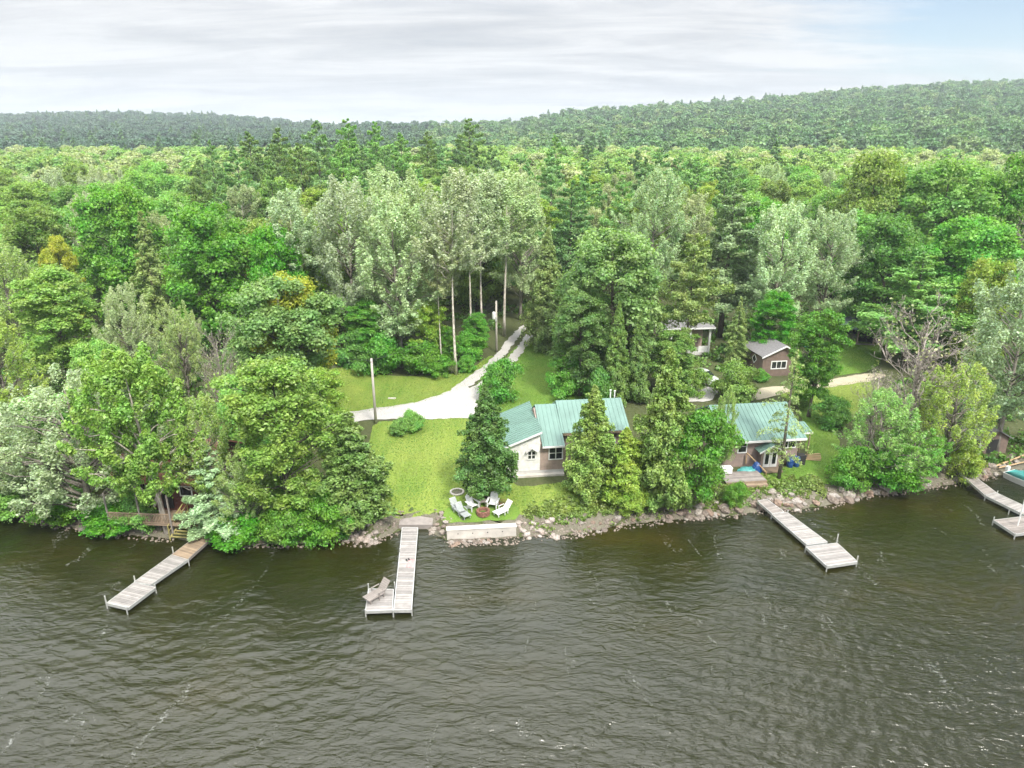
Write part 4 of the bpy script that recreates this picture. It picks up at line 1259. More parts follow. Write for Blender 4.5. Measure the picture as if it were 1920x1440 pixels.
def fascia(root, A, B, h=.18, t=.05, mat='white', name='fascia'):
    A, B = Vector(A), Vector(B); d_ = (B - A); n = Vector((d_.y, -d_.x, 0)).normalized() * t
    mb = MB(); dz = Vector((0, 0, h))
    vs = [A, B, B + n, A + n]
    mb.add([v - dz for v in vs] + vs, [(3, 2, 1, 0), (4, 5, 6, 7), (0, 1, 5, 4), (1, 2, 6, 5), (2, 3, 7, 6), (3, 0, 4, 7)])
    return mb.build(name, M[mat], root)


# ------------------------------------------------------------------ white and tan house with green metal roof
A7 = R(7)
p = G(1012, 889)
h1 = empty('house', 'white and tan house with green metal roofs behind two cedars', 'house', (p.x, p.y, p.z), A7)
MB().box(-3.0, 2.25, .05, 8, -.8, .42).build('foundation', M['foundation'], h1)
MB().box(2.25, 8.3, 1.35, 8, -.8, .42).build('foundation', M['foundation'], h1)
# lean-to: ridge at x=0, falls to the left
MB().prism([(-3.0, .42), (0, .42), (0, 4.18), (-3.0, 2.98)], 0, 7.2, 'y').build('white_gable_wall', M['whitewall'], h1)
roof_slab(h1, 'roof', (-3.35, 7.5, 2.98), (-3.35, -.3, 2.98), (.12, -.3, 4.38), (.12, 7.5, 4.38), .09, 'greenroof')
mb = MB(); mb.add([(-3.38, -.36, 2.80), (.12, -.36, 4.20), (.12, -.36, 4.37), (-3.38, -.36, 2.97), (-3.38, -.305, 2.80), (.12, -.305, 4.20), (.12, -.305, 4.37), (-3.38, -.305, 2.97)],
                 [(0, 1, 2, 3), (7, 6, 5, 4), (0, 4, 5, 1), (1, 5, 6, 2), (2, 6, 7, 3), (3, 7, 4, 0)])
mb.build('fascia', M['white'], h1)
# part A
MB().prism([(.0, .42), (7.9, .42), (7.9, 3.0), (4.2, 4.95), (0.05, 3.0)], .004, 2.25, 'x').build('tan_wall', M['tanwall'], h1)
roof_slab(h1, 'roof', (.14, -.45, 2.98), (2.2, -.45, 2.98), (2.2, 4.3, 5.22), (.14, 4.3, 5.22), .09, 'greenroof')
roof_slab(h1, 'roof', (2.2, 8.4, 2.98), (.14, 8.4, 2.98), (.14, 4.3, 5.22), (2.2, 4.3, 5.22), .09, 'greenroof')
fascia(h1, (.14, -.46, 2.97), (2.2, -.46, 2.97), .16)
# part B, a little higher and set back
MB().prism([(1.4, .42), (7.9, .42), (7.9, 3.2), (4.35, 5.15), (1.4, 3.6)], 2.254, 8.3, 'x').build('tan_wall', M['tanwall'], h1)
roof_slab(h1, 'roof', (2.18, .85, 3.62), (8.6, .85, 3.62), (8.6, 4.4, 5.5), (2.18, 4.4, 5.5), .24, 'greenroof')
roof_slab(h1, 'roof', (8.6, 8.5, 3.3), (2.18, 8.5, 3.3), (2.18, 4.4, 5.5), (8.6, 4.4, 5.5), .24, 'greenroof')
fascia(h1, (2.25, .83, 3.58), (8.6, .83, 3.58), .2, mat='woodtan')
window(h1, -.78, -.002, 1.62, .62, .72, 0, 2, 2)
window(h1, -2.25, -.002, 1.55, .55, .75, 0, 1, 1)
window(h1, 1.45, -.002, 1.5, 1.15, 1.15, 0, 2, 2)
window(h1, 4.0, 1.398, 1.6, 1.1, 1.0, 0, 2, 2); window(h1, 6.8, 1.398, 1.6, 1.1, 1.0, 0, 2, 2)
mb = MB(); mb.add([(-1.35, -.34, 2.36), (-.78, -.34, 2.80), (-.22, -.34, 2.36), (-1.35, -.02, 2.36), (-.78, -.02, 2.80), (-.22, -.02, 2.36),
                   (-1.35, -.34, 2.28), (-.78, -.34, 2.71), (-.22, -.34, 2.28), (-1.35, -.02, 2.28), (-.78, -.02, 2.71), (-.22, -.02, 2.28)],
                  [(0, 1, 4, 3), (1, 2, 5, 4), (6, 9, 10, 7), (7, 10, 11, 8), (0, 6, 7, 1), (1, 7, 8, 2), (3, 4, 10, 9), (4, 5, 11, 10), (0, 3, 9, 6), (2, 8, 11, 5)])
mb.build('window_hood', M['foundation'], h1)
for x, y, hh in ((7.6, 4.6, .72), (8.1, 4.9, .5)):
    c = MB().tube([(x, y, 5.0), (x, y, 5.5 + hh)], .06, 8).tube([(x, y, 5.5 + hh), (x, y, 5.56 + hh)], .1, 8)
    c.build('vent_pipe', M['white'], h1)
MB().box(-2.9, 2.2, -.5, .0, -.6, .16).build('step', M['concrete'], h1)

# ------------------------------------------------------------------ shingled cottage
p = G(1362, 876)
h2 = empty('cottage', 'mauve shingled cottage with green metal roof and hooded door', 'cottage', (p.x, p.y, p.z), A7)
MB().prism([(0, -.8), (7, -.8), (7, 2.85), (3.5, 4.7), (0, 2.85)], -.5, 6.9, 'x').build('shingle_wall', M['mauvewall'], h2)
roof_slab(h2, 'roof', (-.8, -.55, 2.86), (7.35, -.55, 2.86), (7.15, 3.5, 4.98), (-.8, 3.5, 4.98), .1, 'greenroof')
roof_slab(h2, 'roof', (7.15, 7.5, 2.86), (-.8, 7.5, 2.86), (-.8, 3.5, 4.98), (7.15, 3.5, 4.98), .1, 'greenroof')
fascia(h2, (-.8, -.57, 2.85), (7.35, -.57, 2.85), .2)
roof_slab(h2, 'porch_roof', (6.9, .5, 2.95), (8.5, .5, 2.95), (8.5, 2.2, 3.35), (6.9, 2.2, 3.35), .08, 'greenroof')
fascia(h2, (7.3, .48, 2.94), (8.5, .48, 2.94), .15)
for y in (.65, 2.1): MB().box(8.3, 8.4, y - .05, y + .05, -.5, 2.9).build('porch_post', M['woodtan'], h2)
window(h2, 1.35, -.002, 1.5, .75, 1.15, 0, 1, 2)
window(h2, 5.85, -.002, 1.75, 1.45, .8, 0, 2, 1)
# entry bump-out with gable hood and french doors
MB().prism([(2.95, -.8), (4.75, -.8), (4.75, 1.95), (3.85, 2.35), (2.95, 1.95)], -.75, -.004, 'y').build('entry_wall', M['mauvewall'], h2)
roof_slab(h2, 'hood_roof', (2.55, -1.15, 1.85), (2.55, .0, 1.85), (3.85, .0, 2.52), (3.85, -1.15, 2.52), .08, 'greenroof')
roof_slab(h2, 'hood_roof', (5.15, .0, 1.85), (5.15, -1.15, 1.85), (3.85, -1.15, 2.52), (3.85, .0, 2.52), .08, 'greenroof')
mb = MB()
for s_ in (-1, 1):
    mb.add([(3.85 + s_ * 1.32, -1.2, 1.72), (3.85, -1.2, 2.40), (3.85, -1.2, 2.56), (3.85 + s_ * 1.32, -1.2, 1.88), (3.85 + s_ * 1.32, -1.155, 1.72), (3.85, -1.155, 2.40), (3.85, -1.155, 2.56), (3.85 + s_ * 1.32, -1.155, 1.88)],
           [(0, 1, 2, 3), (7, 6, 5, 4), (0, 4, 5, 1), (1, 5, 6, 2), (2, 6, 7, 3), (3, 7, 4, 0)])
mb.build('hood_fascia', M['white'], h2)
for x in (3.5, 4.2):
    d_ = MB().box(x - .33, x + .33, -.79, -.74, .18, 1.75).build('door', M['white'], h2)
    MB().box(x - .17, x + .17, -.81, -.785, .5, 1.6).build('pane', M['glass'], d_)
    MB().box(x + (.22 if x < 4 else -.27), x + (.27 if x < 4 else -.22), -.84, -.79, .85, .97).build('handle', M['metal'], d_)
MB().box(2.95, 4.75, -1.7, -.78, .02, .14).box(3.1, 3.2, -1.65, -1.55, -.6, .02).box(4.5, 4.6, -1.65, -1.55, -.6, .02).build('landing', M['woodtan'], h2)
MB().box(3.0, 4.2, -2.0, -1.7, -.3, -.15).build('step', M['woodtan'], h2)
mb = MB()
mb.tube([(1.75, -.25, 1.5), (3.0, -1.9, .25)], .05, 6).tube([(3.0, -1.9, .25), (3.0, -1.9, -.6)], .05, 6).tube([(1.75, -.25, 1.5), (1.75, -.25, .4)], .05, 6)
mb.build('stair_rail', M['newwood'], h2)
T2 = Matrix.Translation((p.x, p.y, p.z)) @ Matrix.Rotation(A7, 4, 'Z')


def loc2(x, y): 
    q = T2 @ Vector((x, y, 0)); return (q.x, q.y, hz(q.x, q.y))


# deck in front of the cottage with steps
dk = empty('deck', 'low tan wooden deck before the shingled cottage', 'deck', loc2(.1, -2.4), A7)
mb = MB()
for i in range(13): mb.box(-1.6, 2.2, -.95 + i * .15, -.815 + i * .15, .32, .36)
mb.build('boards', M['wood'], dk)
MB().box(-1.6, 2.2, -1.0, -.955, -.4, .33).box(2.205, 2.25, -1.0, 1.0, -.4, .33).build('rim', M['woodtan'], dk)
MB().box(.2, 2.2, -1.35, -1.0, -.4, .12).build('step', M['woodtan'], dk)
# white chest and teal chairs on that deck's back
e = empty('storage_chest', 'white chest at the left end of the cottage deck', 'chest', Vector(loc2(-.9, -1.6)) + Vector((0, 0, .36)), A7)
MB().box(-.6, .6, -.3, .3, 0, .5).build('body', M['white'], e, bevel=.03)
MB().box(-.63, .63, -.33, .33, .5, .58).build('lid', M['white'], e, bevel=.02)
e = empty('tarp', 'teal and blue tarp bundle under the stair rail', 'tarp', loc2(1.6, -1.1), A7)
bm = bmesh.new(); bmesh.ops.create_icosphere(bm, subdivisions=3, radius=1)
for v in bm.verts:
    q = v.co * (1 + .25 * mnoise.noise(v.co * 2.2)); v.co = Vector((q.x * 1.0, q.y * .55, max(-.1, q.z * .55)))
me = bpy.data.meshes.new('tarp'); bm.to_mesh(me); bm.free(); me.materials.append(M['teal']); link('sheet', me, e)
bm = bmesh.new(); bmesh.ops.create_icosphere(bm, subdivisions=3, radius=1)
for v in bm.verts:
    q = v.co * (1 + .22 * mnoise.noise(v.co * 2.7 + Vector((3, 0, 0)))); v.co = Vector((q.x * .5 + .85, q.y * .4, max(-.1, q.z * .95)))
me = bpy.data.meshes.new('tarp_fold'); bm.to_mesh(me); bm.free(); me.materials.append(M['blue']); link('fold', me, e)


def barrel(lb, loc, mat, r=.32, h=.95, grp=None):
    e = empty('barrel', lb, 'barrel', loc, 0, grp)
    prof = [(0, .86), (.06, .97), (.3, 1.0), (.34, 1.05), (.38, 1.0), (.62, 1.0), (.66, 1.05), (.70, 1.0), (.94, .97), (1, .88)]
    MB().tube([(0, 0, t * h) for t, _ in prof], [r * k for _, k in prof], 20).build('body', M[mat], e, True)
    MB().tube([(0, 0, h), (0, 0, h + .03)], r * .86, 20).tube([(r * .4, 0, h + .03), (r * .4, 0, h + .07)], .06, 8).build('lid', M[mat], e)


barrel('blue barrel left of another blue barrel at cottage corner', loc2(6.0, -.55), 'blue')
barrel('blue barrel between blue barrel and black bin at cottage corner', loc2(6.65, -.5), 'blue')
e = empty('bin', 'black bin at the right corner of the shingled cottage', 'bin', loc2(7.3, -.2), A7)
MB().prism([(-.26, 0), (.26, 0), (.31, .95), (-.31, .95)], -.3, .3, 'x').build('body', M['rubber'], e, bevel=.03)
MB().box(-.34, .34, -.34, .36, .95, 1.02).build('lid', M['rubber'], e, bevel=.02)
e = empty('plank_pile', 'fresh tan boards stacked and leaning right of the shingled cottage', 'lumber', loc2(8.2, 1.0), A7)
mb = MB()
for i in range(7):
    mb.m = Matrix.Rotation(-.25 + .05 * i, 4, 'Z'); mb.box(-.6, 1.5 + .1 * i, -.5 + i * .16, -.36 + i * .16, .02 + .05 * (i % 3), .06 + .05 * (i % 3))
mb.build('flat_boards', M['newwood'], e)
mb = MB()
for i in range(4): mb.tube([(-.7 + .2 * i, 1.2, .0), (-1.1 + .2 * i, 1.6, 1.5)], .06, 4)
mb.build('leaning_boards', M['newwood'], e)

# ------------------------------------------------------------------ red cottage at left
p = G(262, 958)
h3 = empty('cottage', 'dark red cottage with rusty roof half hidden by trees', 'cottage', (p.x, p.y, p.z + .3), R(-4))
MB().prism([(0, -2), (7, -2), (7, 2.7), (3.5, 4.6), (0, 2.7)], -1.5, 6.0, 'x').build('red_wall', M['redwall'], h3)
roof_slab(h3, 'roof', (-2.0, -.6, 2.6), (6.5, -.6, 2.6), (6.5, 3.5, 4.85), (-2.0, 3.5, 4.85), .12, 'redroof', rib=False)
roof_slab(h3, 'roof', (6.5, 7.6, 2.6), (-2.0, 7.6, 2.6), (-2.0, 3.5, 4.85), (6.5, 3.5, 4.85), .12, 'redroof', rib=False)
window(h3, .45, -.002, 1.1, .95, 1.2, 0, 2, 1); window(h3, 4.3, -.002, 1.35, .9, .75, 0, 1, 1); window(h3, -.9, -.002, 1.1, .7, 1.1, 0, 1, 1)
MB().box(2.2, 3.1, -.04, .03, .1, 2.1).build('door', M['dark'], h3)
MB().box(-1.2, 5.6, -2.2, 0, -.25, -.1).build('porch_deck', M['woodtan'], h3)
mb = MB()
mb.box(-1.2, 4.0, -2.25, -2.17, .75, .83); mb.box(-1.2, 4.0, -2.24, -2.18, -.05, .02)
for i in range(42): mb.box(-1.15 + i * .125, -1.09 + i * .125, -2.23, -2.19, .02, .75)
mb.build('porch_railing', M['woodtan'], h3)
for x in (-1.15, 1.5, 4.0): MB().box(x - .05, x + .05, -2.26, -2.16, -.9, 2.5).build('porch_post', M['wood'], h3)
st = empty('stairs', 'yellow-green wooden stairs from the red cottage down to the dock', 'stairs', (0, 0, 0))
a0, b0 = W3(318, 1006, .35), W3(384, 1010, .35); a1, b1 = W3(352, 955, 2.1), W3(400, 962, 2.1)
n = 9; mb = MB()
for i in range(n):
    t = i / n; t2 = (i + .82) / n
    q = [a0.lerp(a1, t), b0.lerp(b1, t), b0.lerp(b1, t2), a0.lerp(a1, t2)]
    zz = q[0].z
    lo = [Vector((v.x, v.y, zz - .05)) for v in q]; hi = [Vector((v.x, v.y, zz)) for v in q]
    mb.add(lo + hi, [(3, 2, 1, 0), (4, 5, 6, 7), (0, 1, 5, 4), (1, 2, 6, 5), (2, 3, 7, 6), (3, 0, 4, 7)])
mb.build('tread', M['stair'], st)
mb = MB(); mb.tube([a0 - Vector((0, 0, .15)), a1 - Vector((0, 0, .15))], .08, 4).tube([b0 - Vector((0, 0, .15)), b1 - Vector((0, 0, .15))], .08, 4); mb.build('stringer', M['stair'], st)
up = Vector((0, 0, .95)); mb = MB()
mb.tube([a0 + up, a1 + up], .05, 6).tube([a0 + up * .5, a1 + up * .5], .035, 6)
for t in (0, .33, .66, 1): q = a0.lerp(a1, t); mb.tube([q - Vector((0, 0, .6)), q + up], .045, 6)
mb.build('handrail', M['stair'], st)

# ------------------------------------------------------------------ brown shed, porch house, open shed, right shed
p = G(1427, 706); fr = G(1487, 703)
sw = (fr - p).length
h4 = empty('shed', 'brown shingled shed with grey roof and white trimmed window', 'shed', (p.x, p.y, p.z), R(8))
w_ = sw
MB().prism([(0, -.8), (w_, -.8), (w_, 3.0), (w_ * .62, 4.0), (0, 2.75)], 0, 5.0, 'y').build('shingle_wall', M['brownwall'], h4)
roof_slab(h4, 'roof', (-.35, 5.3, 2.72), (-.35, -.4, 2.72), (w_ * .62, -.4, 4.12), (w_ * .62, 5.3, 4.12), .1, 'greyroof', rib=False)
roof_slab(h4, 'roof', (w_ + .35, -.4, 2.95), (w_ + .35, 5.3, 2.95), (w_ * .62, 5.3, 4.12), (w_ * .62, -.4, 4.12), .1, 'greyroof', rib=False)
mb = MB()
for x0, z0, x1, z1 in ((-.38, 2.62, w_ * .62, 4.02), (w_ + .38, 2.85, w_ * .62, 4.02)):
    mb.add([(x0, -.46, z0 - .12), (x1, -.46, z1 - .12), (x1, -.46, z1 + .08), (x0, -.46, z0 + .08), (x0, -.41, z0 - .12), (x1, -.41, z1 - .12), (x1, -.41, z1 + .08), (x0, -.41, z0 + .08)],
           [(0, 1, 2, 3), (7, 6, 5, 4), (0, 4, 5, 1), (1, 5, 6, 2), (2, 6, 7, 3), (3, 7, 4, 0)])
mb.build('fascia', M['white'], h4)
window(h4, w_ * .5, -.002, 1.05, 1.9, .85, 0, 3, 1, fw=.12)
dm = MB(); dm.m = Matrix.Translation((-.0, 2.2, 1.75)) @ Matrix.Rotation(R(-90), 4, 'Z') @ Matrix.Rotation(R(45), 4, 'Y')
dm.box(-.35, .35, -.02, .05, -.35, .35); o = dm.build('diamond_window', M['glass'], h4)
dm = MB(); dm.m = Matrix.Translation((-.0, 2.2, 1.75)) @ Matrix.Rotation(R(-90), 4, 'Z') @ Matrix.Rotation(R(45), 4, 'Y')
for a in range(4):
    dm.m = dm.m @ Matrix.Rotation(R(90), 4, 'Y'); dm.box(-.46, .352, -.05, .03, .353, .46)
dm.build('frame', M['white'], o)

p = G(1330, 665)
h5 = empty('porch_house', 'house with white pillared porch hidden behind the pine', 'house', (p.x, p.y, p.z), R(6))
MB().box(-7, -.3, 2.4, 8, -.5, 4.0).build('wall', M['tanwall'], h5)
MB().box(-7, 0, 0, 2.4, -.6, .45).build('porch_floor', M['foundation'], h5)
for x in (-.12, -2.9, -5.6): MB().box(x - .13, x + .13, .1, .36, .45, 3.75).build('pillar', M['white'], h5)
MB().box(-7, .02, .05, .4, 3.75, 3.98).build('beam', M['white'], h5)
MB().box(-1.6, -.3, .12, .2, .45, 1.25).build('porch_panel', M['white'], h5)
roof_slab(h5, 'roof', (-7.4, -.3, 4.0), (.4, -.3, 4.0), (.4, 4.2, 4.7), (-7.4, 4.2, 4.7), .12, 'greyroof', rib=False)
roof_slab(h5, 'roof', (.4, 8.4, 4.0), (-7.4, 8.4, 4.0), (-7.4, 4.2, 4.7), (.4, 4.2, 4.7), .12, 'greyroof', rib=False)
fascia(h5, (-7.4, -.32, 3.99), (.4, -.32, 3.99), .2)
window(h5, -4.2, 2.398, 1.4, 1.0, 1.3, 0, 1, 2)

p = G(1575, 644)
h6 = empty('open_shed', 'dark open shed with slate blue roof at the lawn edge', 'shed', (p.x, p.y, p.z), R(-6))
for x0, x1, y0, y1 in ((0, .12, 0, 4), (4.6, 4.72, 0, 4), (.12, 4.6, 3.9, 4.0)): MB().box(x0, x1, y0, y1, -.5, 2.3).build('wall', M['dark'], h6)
MB().box(-.1, 4.8, -.4, .0, -.5, .08).build('sill_board', M['wood'], h6)
for x in (.06, 2.36, 4.66): MB().box(x - .09, x + .09, -.05, .13, 0, 2.3).build('post', M['woodtan'], h6)
roof_slab(h6, 'roof', (-.5, -.5, 2.3), (5.2, -.5, 2.3), (5.2, 2.1, 3.6), (-.5, 2.1, 3.6), .1, 'darkroof', rib=False)
roof_slab(h6, 'roof', (5.2, 4.5, 2.3), (-.5, 4.5, 2.3), (-.5, 2.1, 3.6), (5.2, 2.1, 3.6), .1, 'darkroof', rib=False)
p = G(1597, 640)
e = empty('log_pile', 'pale log pile inside the dark open shed', 'firewood', (p.x, p.y + .6, p.z))
mb = MB()
for r_ in range(4):
    for i in range(6 - r_ % 2): mb.tube([(-.8 + i * .27 + .13 * (r_ % 2), -.3, .14 + r_ * .23), (-.8 + i * .27 + .13 * (r_ % 2), .3, .14 + r_ * .23)], .125, 8)
mb.build('logs', M['wood'], e)

p = G(48, 612)
h8 = empty('house', 'pale house glimpsed through trees at the far left edge', 'house', (p.x, p.y, p.z), R(14))
MB().prism([(0, -.5), (6, -.5), (6, 3.4), (3, 5.0), (0, 3.4)], -4, 3, 'x').build('wall', M['whitewall'], h8)
roof_slab(h8, 'roof', (-4.4, -.5, 3.3), (3.4, -.5, 3.3), (3.4, 3, 5.2), (-4.4, 3, 5.2), .1, 'greyroof', rib=False)
roof_slab(h8, 'roof', (3.4, 6.5, 3.3), (-4.4, 6.5, 3.3), (-4.4, 3, 5.2), (3.4, 3, 5.2), .1, 'greyroof', rib=False)
window(h8, -2.2, -.002, 1.2, 1.1, 1.2, 0, 2, 1); window(h8, 1.2, -.002, 1.2, 1.1, 1.2, 0, 2, 1)

p = G(1858, 850)
h7 = empty('boat_shed', 'dark weathered shed half hidden behind the last dock ramp', 'shed', (p.x, p.y, p.z), R(8))
MB().prism([(-1.6, -.5), (1.6, -.5), (1.6, 1.7), (0, 2.5), (-1.6, 1.7)], 0, 3, 'y').build('wall', M['brownwall'], h7)
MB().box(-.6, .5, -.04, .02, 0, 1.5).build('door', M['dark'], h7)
roof_slab(h7, 'roof', (-1.9, 3.2, 1.6), (-1.9, -.3, 1.6), (0, -.3, 2.62), (0, 3.2, 2.62), .08, 'greyroof', rib=False)
roof_slab(h7, 'roof', (1.9, -.3, 1.6), (1.9, 3.2, 1.6), (0, 3.2, 2.62), (0, -.3, 2.62), .08, 'greyroof', rib=False)
p = G(1834, 852)
e = empty('marker_post', 'short white post with round emblem near last dock', 'post', (p.x, p.y, p.z))
MB().box(-.09, .09, -.06, .06, -.3, 1.35).build('post', M['white'], e, bevel=.015)
MB().tube([(0, -.055, .35), (0, -.09, .35)], .14, 12).build('emblem', M['metal'], e)
a, b_ = G(1866, 878), G(1920, 862)
e = empty('timber_pair', 'two pale fallen beams on the bank by the last dock', 'beam', (0, 0, 0))
MB().tube([a + Vector((0, 0, .25)), b_ + Vector((0, 0, .55))], .09, 5).build('beam', M['newwood'], e)
MB().tube([a + Vector((.1, -.3, .2)), b_ + Vector((.2, -.8, .35))], .07, 5).build('beam', M['newwood'], e)

# ------------------------------------------------------------------ poles and wires
def pole(lb, u, vb, vt, r, trans=False):
    p = G(u, vb); H = ztop(p, vt) - p.z
    e = empty('utility_pole', lb, 'utility pole', (p.x, p.y, p.z))
    MB().tube([(0, 0, -.4), (0, 0, H * .5), (0, 0, H)], [r, r * .9, r * .78], 10).build('pole', M['pole'], e, True)
    if trans:
        MB().tube([(-.32, -.1, H * .66), (-.32, -.1, H * .70), (-.32, -.1, H * .78), (-.32, -.1, H * .80)], [.22, .26, .26, .16], 14).build('transformer', M['white'], e)
        MB().tube([(0, 0, H), (0, 0, H + .12)], [.05, .03], 8).build('insulator', M['white'], e)
        MB().box(-.14, .12, -.3, -.14, H * .62, H * .70).build('meter_box', M['metal'], e)
    else:
        MB().tube([(0, -.12, H - .3), (.0, -.2, H - .2)], [.04, .04], 6).build('insulator', M['white'], e)
    return Vector((p.x, p.y, p.z + H))


t1 = pole('plain wooden utility pole at the gravel drive bend', 705, 795, 672, .15)
t2 = pole('utility pole with white transformer beside the twin-rut track', 931, 660, 565, .17, True)


def wire(lb, a, b, sag):
    pts = [a.lerp(b, t / 14) - Vector((0, 0, sag * math.sin(t / 14 * PI))) for t in range(15)]
    setp(MB().tube(pts, .018, 5).build('power_line', M['wire']), lb, 'wire')


wire('thin black wire between the two utility poles', t1 - Vector((0, 0, .25)), t2 - Vector((0, 0, .4)), .8)
q = G(640, 700); wire('thin black wire from plain pole into the trees at left', t1 - Vector((0, 0, .25)), Vector((q.x - 8, q.y + 4, q.z + 3)), .6)

# ------------------------------------------------------------------ retaining wall, patio, pad
a, b_ = W3(838, 1010, .15), W3(968, 1003, .15)
ex = (b_ - a); L = ex.length; ang = math.atan2(ex.y, ex.x)
wl = empty('retaining_wall', 'white concrete retaining wall with four drain holes', 'wall', (a.x, a.y, 0), ang)
HW = .86
MB().box(0, L, 0, .55, -.9, HW).build('wall_block', M['concrete'], wl, bevel=.03)
MB().box(-.04, L + .04, -.04, .59, HW + .002, HW + .07).build('cap', M['concrete'], wl, bevel=.015)
for t in (.16, .37, .585, .80): MB().tube([(L * t, -.012, HW * .62), (L * t, .2, HW * .62)], .05, 10).build('drain_hole', M['dark'], wl)
mb = MB(); 
pa = [G(u, v) for u, v in ((838, 978), (968, 972), (962, 944), (850, 948))]
sheet('patio', [[(834, 981), (900, 979), (972, 974), (968, 950), (930, 942), (870, 945), (838, 955)]], .07, M['lawnb'])
qd = [G(u, v) for u, v in ((748, 990), (811, 988), (812, 972), (786, 968), (750, 974))]
e = MB(); zt = .40
top = [Vector((v.x, v.y, max(zt, v.z + .025))) for v in qd]; lo = [Vector((v.x, v.y, -.4)) for v in qd]
k = len(qd); e.add(lo + top, [tuple(range(k))[::-1], tuple(range(k, 2 * k))] + [(i, (i + 1) % k, k + (i + 1) % k, k + i) for i in range(k)])
setp(e.build('concrete_pad', M['wood']), 'pale concrete landing pad where the middle dock meets lawn', 'landing')

# ------------------------------------------------------------------ lawn furniture
def adirondack(lb, u, v, rz, mat='white', sc=1.0, group='chairs round the fire pit', loc=None):
    p = loc or G(u, v) + Vector((0, 0, .07))
    e = empty('adirondack_chair', lb, 'chair', p, rz, group); e.scale = (sc,) * 3
    T = Matrix.Rotation(R(-12), 4, 'X')
    mb = MB(); mb.m = Matrix.Translation((0, 0, .34)) @ Matrix.Rotation(R(-11), 4, 'X')
    for i in range(5): mb.box(-.27, .27, -.30 + i * .115, -.195 + i * .115, 0, .025)
    mb.build('seat', M[mat], e)
    mb = MB(); mb.m = Matrix.Translation((0, .27, .28)) @ Matrix.Rotation(R(-26), 4, 'X')
    for i, hh in enumerate((.72, .80, .84, .80, .72)): mb.box(-.27 + i * .11, -.17 + i * .11, 0, .025, 0, hh)
    mb.build('backrest', M[mat], e)
    for s_ in (-1, 1):
        MB().box(s_ * .36 - .07, s_ * .36 + .07, -.36, .42, .56, .585).build('armrest', M[mat], e)
        MB().box(s_ * .32 - .02, s_ * .32 + .02, -.34, -.24, 0, .558).build('leg', M[mat], e)
        mb = MB(); mb.prism([(-.30, .33), (-.30, .24), (.62, .0), (.72, .0), (.3, .28)], s_ * .29 - .015, s_ * .29 + .015, 'x'); mb.build('leg', M[mat], e)
    return e


adirondack('white slatted chair behind the brick fire pit nearest the cedar trunk', 924, 953, R(-12), sc=1.2)
adirondack('white slatted chair just left of the brick fire pit', 887, 956, R(38), sc=1.15)
def lounge(lb, u, v, rz, mat, sc=1.0, group='chairs round the fire pit', loc=None):
    p = loc or G(u, v) + Vector((0, 0, .07))
    e = empty('chaise_lounge', lb, 'lounge chair', p, rz, group); e.scale = (sc,) * 3
    mb = MB()
    for i in range(10): mb.box(-.3, .3, -1.0 + i * .115, -.9 + i * .115, .30, .33)
    mb.build('seat', M[mat], e)
    mb = MB(); mb.m = Matrix.Translation((0, .16, .31)) @ Matrix.Rotation(R(50), 4, 'X')
    for i in range(6): mb.box(-.3, .3, .0 + i * .125, .11 + i * .125, 0, .03)
    mb.build('backrest', M[mat], e)
    for s_ in (-1, 1):
        for y in (-.85, .1): MB().box(s_ * .27 - .025, s_ * .27 + .025, y - .03, y + .03, 0, .30).build('leg', M[mat], e)
        MB().box(s_ * .315 - .015, s_ * .315 + .015, -1.0, .16, .25, .32).build('side_rail', M[mat], e)
        mb = MB().box(s_ * .36 - .04, s_ * .36 + .04, -.35, .25, .52, .545).box(s_ * .36 - .02, s_ * .36 + .02, -.3, -.25, .0, .518); mb.build('armrest', M[mat], e)
    return e


lounge('white lounge chair on the right of the brick fire pit', 946, 962, R(-48), 'white', 1.05)
lounge('grey lounge chair nearest the rocks left of the fire pit', 866, 966, R(35), 'chairgrey', 1.0)
lounge('grey lounge chair behind another grey one left of fire pit', 855, 957, R(35), 'chairgrey', 1.0)
p = G(906, 965)
e = empty('fire_pit', 'small brick fire pit amid the white chairs', 'fire pit', (p.x, p.y, p.z + .06))
mb = MB()
for r_ in range(3):
    for i in range(12):
        a_ = (i + .5 * (r_ % 2)) * PI / 6; mb.m = Matrix.Rotation(a_, 4, 'Z'); mb.box(.38, .56, -.12, .12, r_ * .13, r_ * .13 + .12)
mb.build('brick_ring', M['brick'], e)
MB().tube([(0, 0, .03), (0, 0, .08)], .37, 16).build('ash_bed', M['dark'], e)
e = empty('side_table', 'small faded wooden table between the two white slatted chairs', 'table', G(905, 949) + Vector((0, 0, .07)), .2)
MB().box(-.3, .3, -.3, .3, .44, .48).build('table_top', M['chairwood'], e)
for x in (-.24, .24):
    for y in (-.24, .24): MB().box(x - .03, x + .03, y - .03, y + .03, 0, .44).build('leg', M['chairwood'], e)
p = G(857, 923)
e = empty('fire_ring', 'round stone fire ring on the open lawn', 'fire ring', (p.x, p.y, p.z + .03))
mb = MB()
for i in range(16):
    mb.m = Matrix.Rotation(i * PI / 8, 4, 'Z'); mb.box(.48, .64, -.12, .12, -.1, .07)
mb.build('stone_ring', M['concrete'], e, bevel=.02)
MB().tube([(0, 0, -.05), (0, 0, .03)], .49, 20).build('ash_bed', M['bank'], e)
p = G(935, 952)
e = empty('wire_basket', 'rusty round basket between white chairs', 'basket', p + Vector((0.35, .2, .07)))
mb = MB()
for zz, rr in ((.03, .26), (.2, .32), (.4, .36)): mb.tube([(rr * math.cos(i * PI / 8), rr * math.sin(i * PI / 8), zz) for i in range(17)], .02, 5)
for i in range(12): mb.tube([(.26 * math.cos(i * PI / 6), .26 * math.sin(i * PI / 6), .03), (.36 * math.cos(i * PI / 6), .36 * math.sin(i * PI / 6), .4)], .015, 4)
mb.build('basket_frame', M['brick'], e)
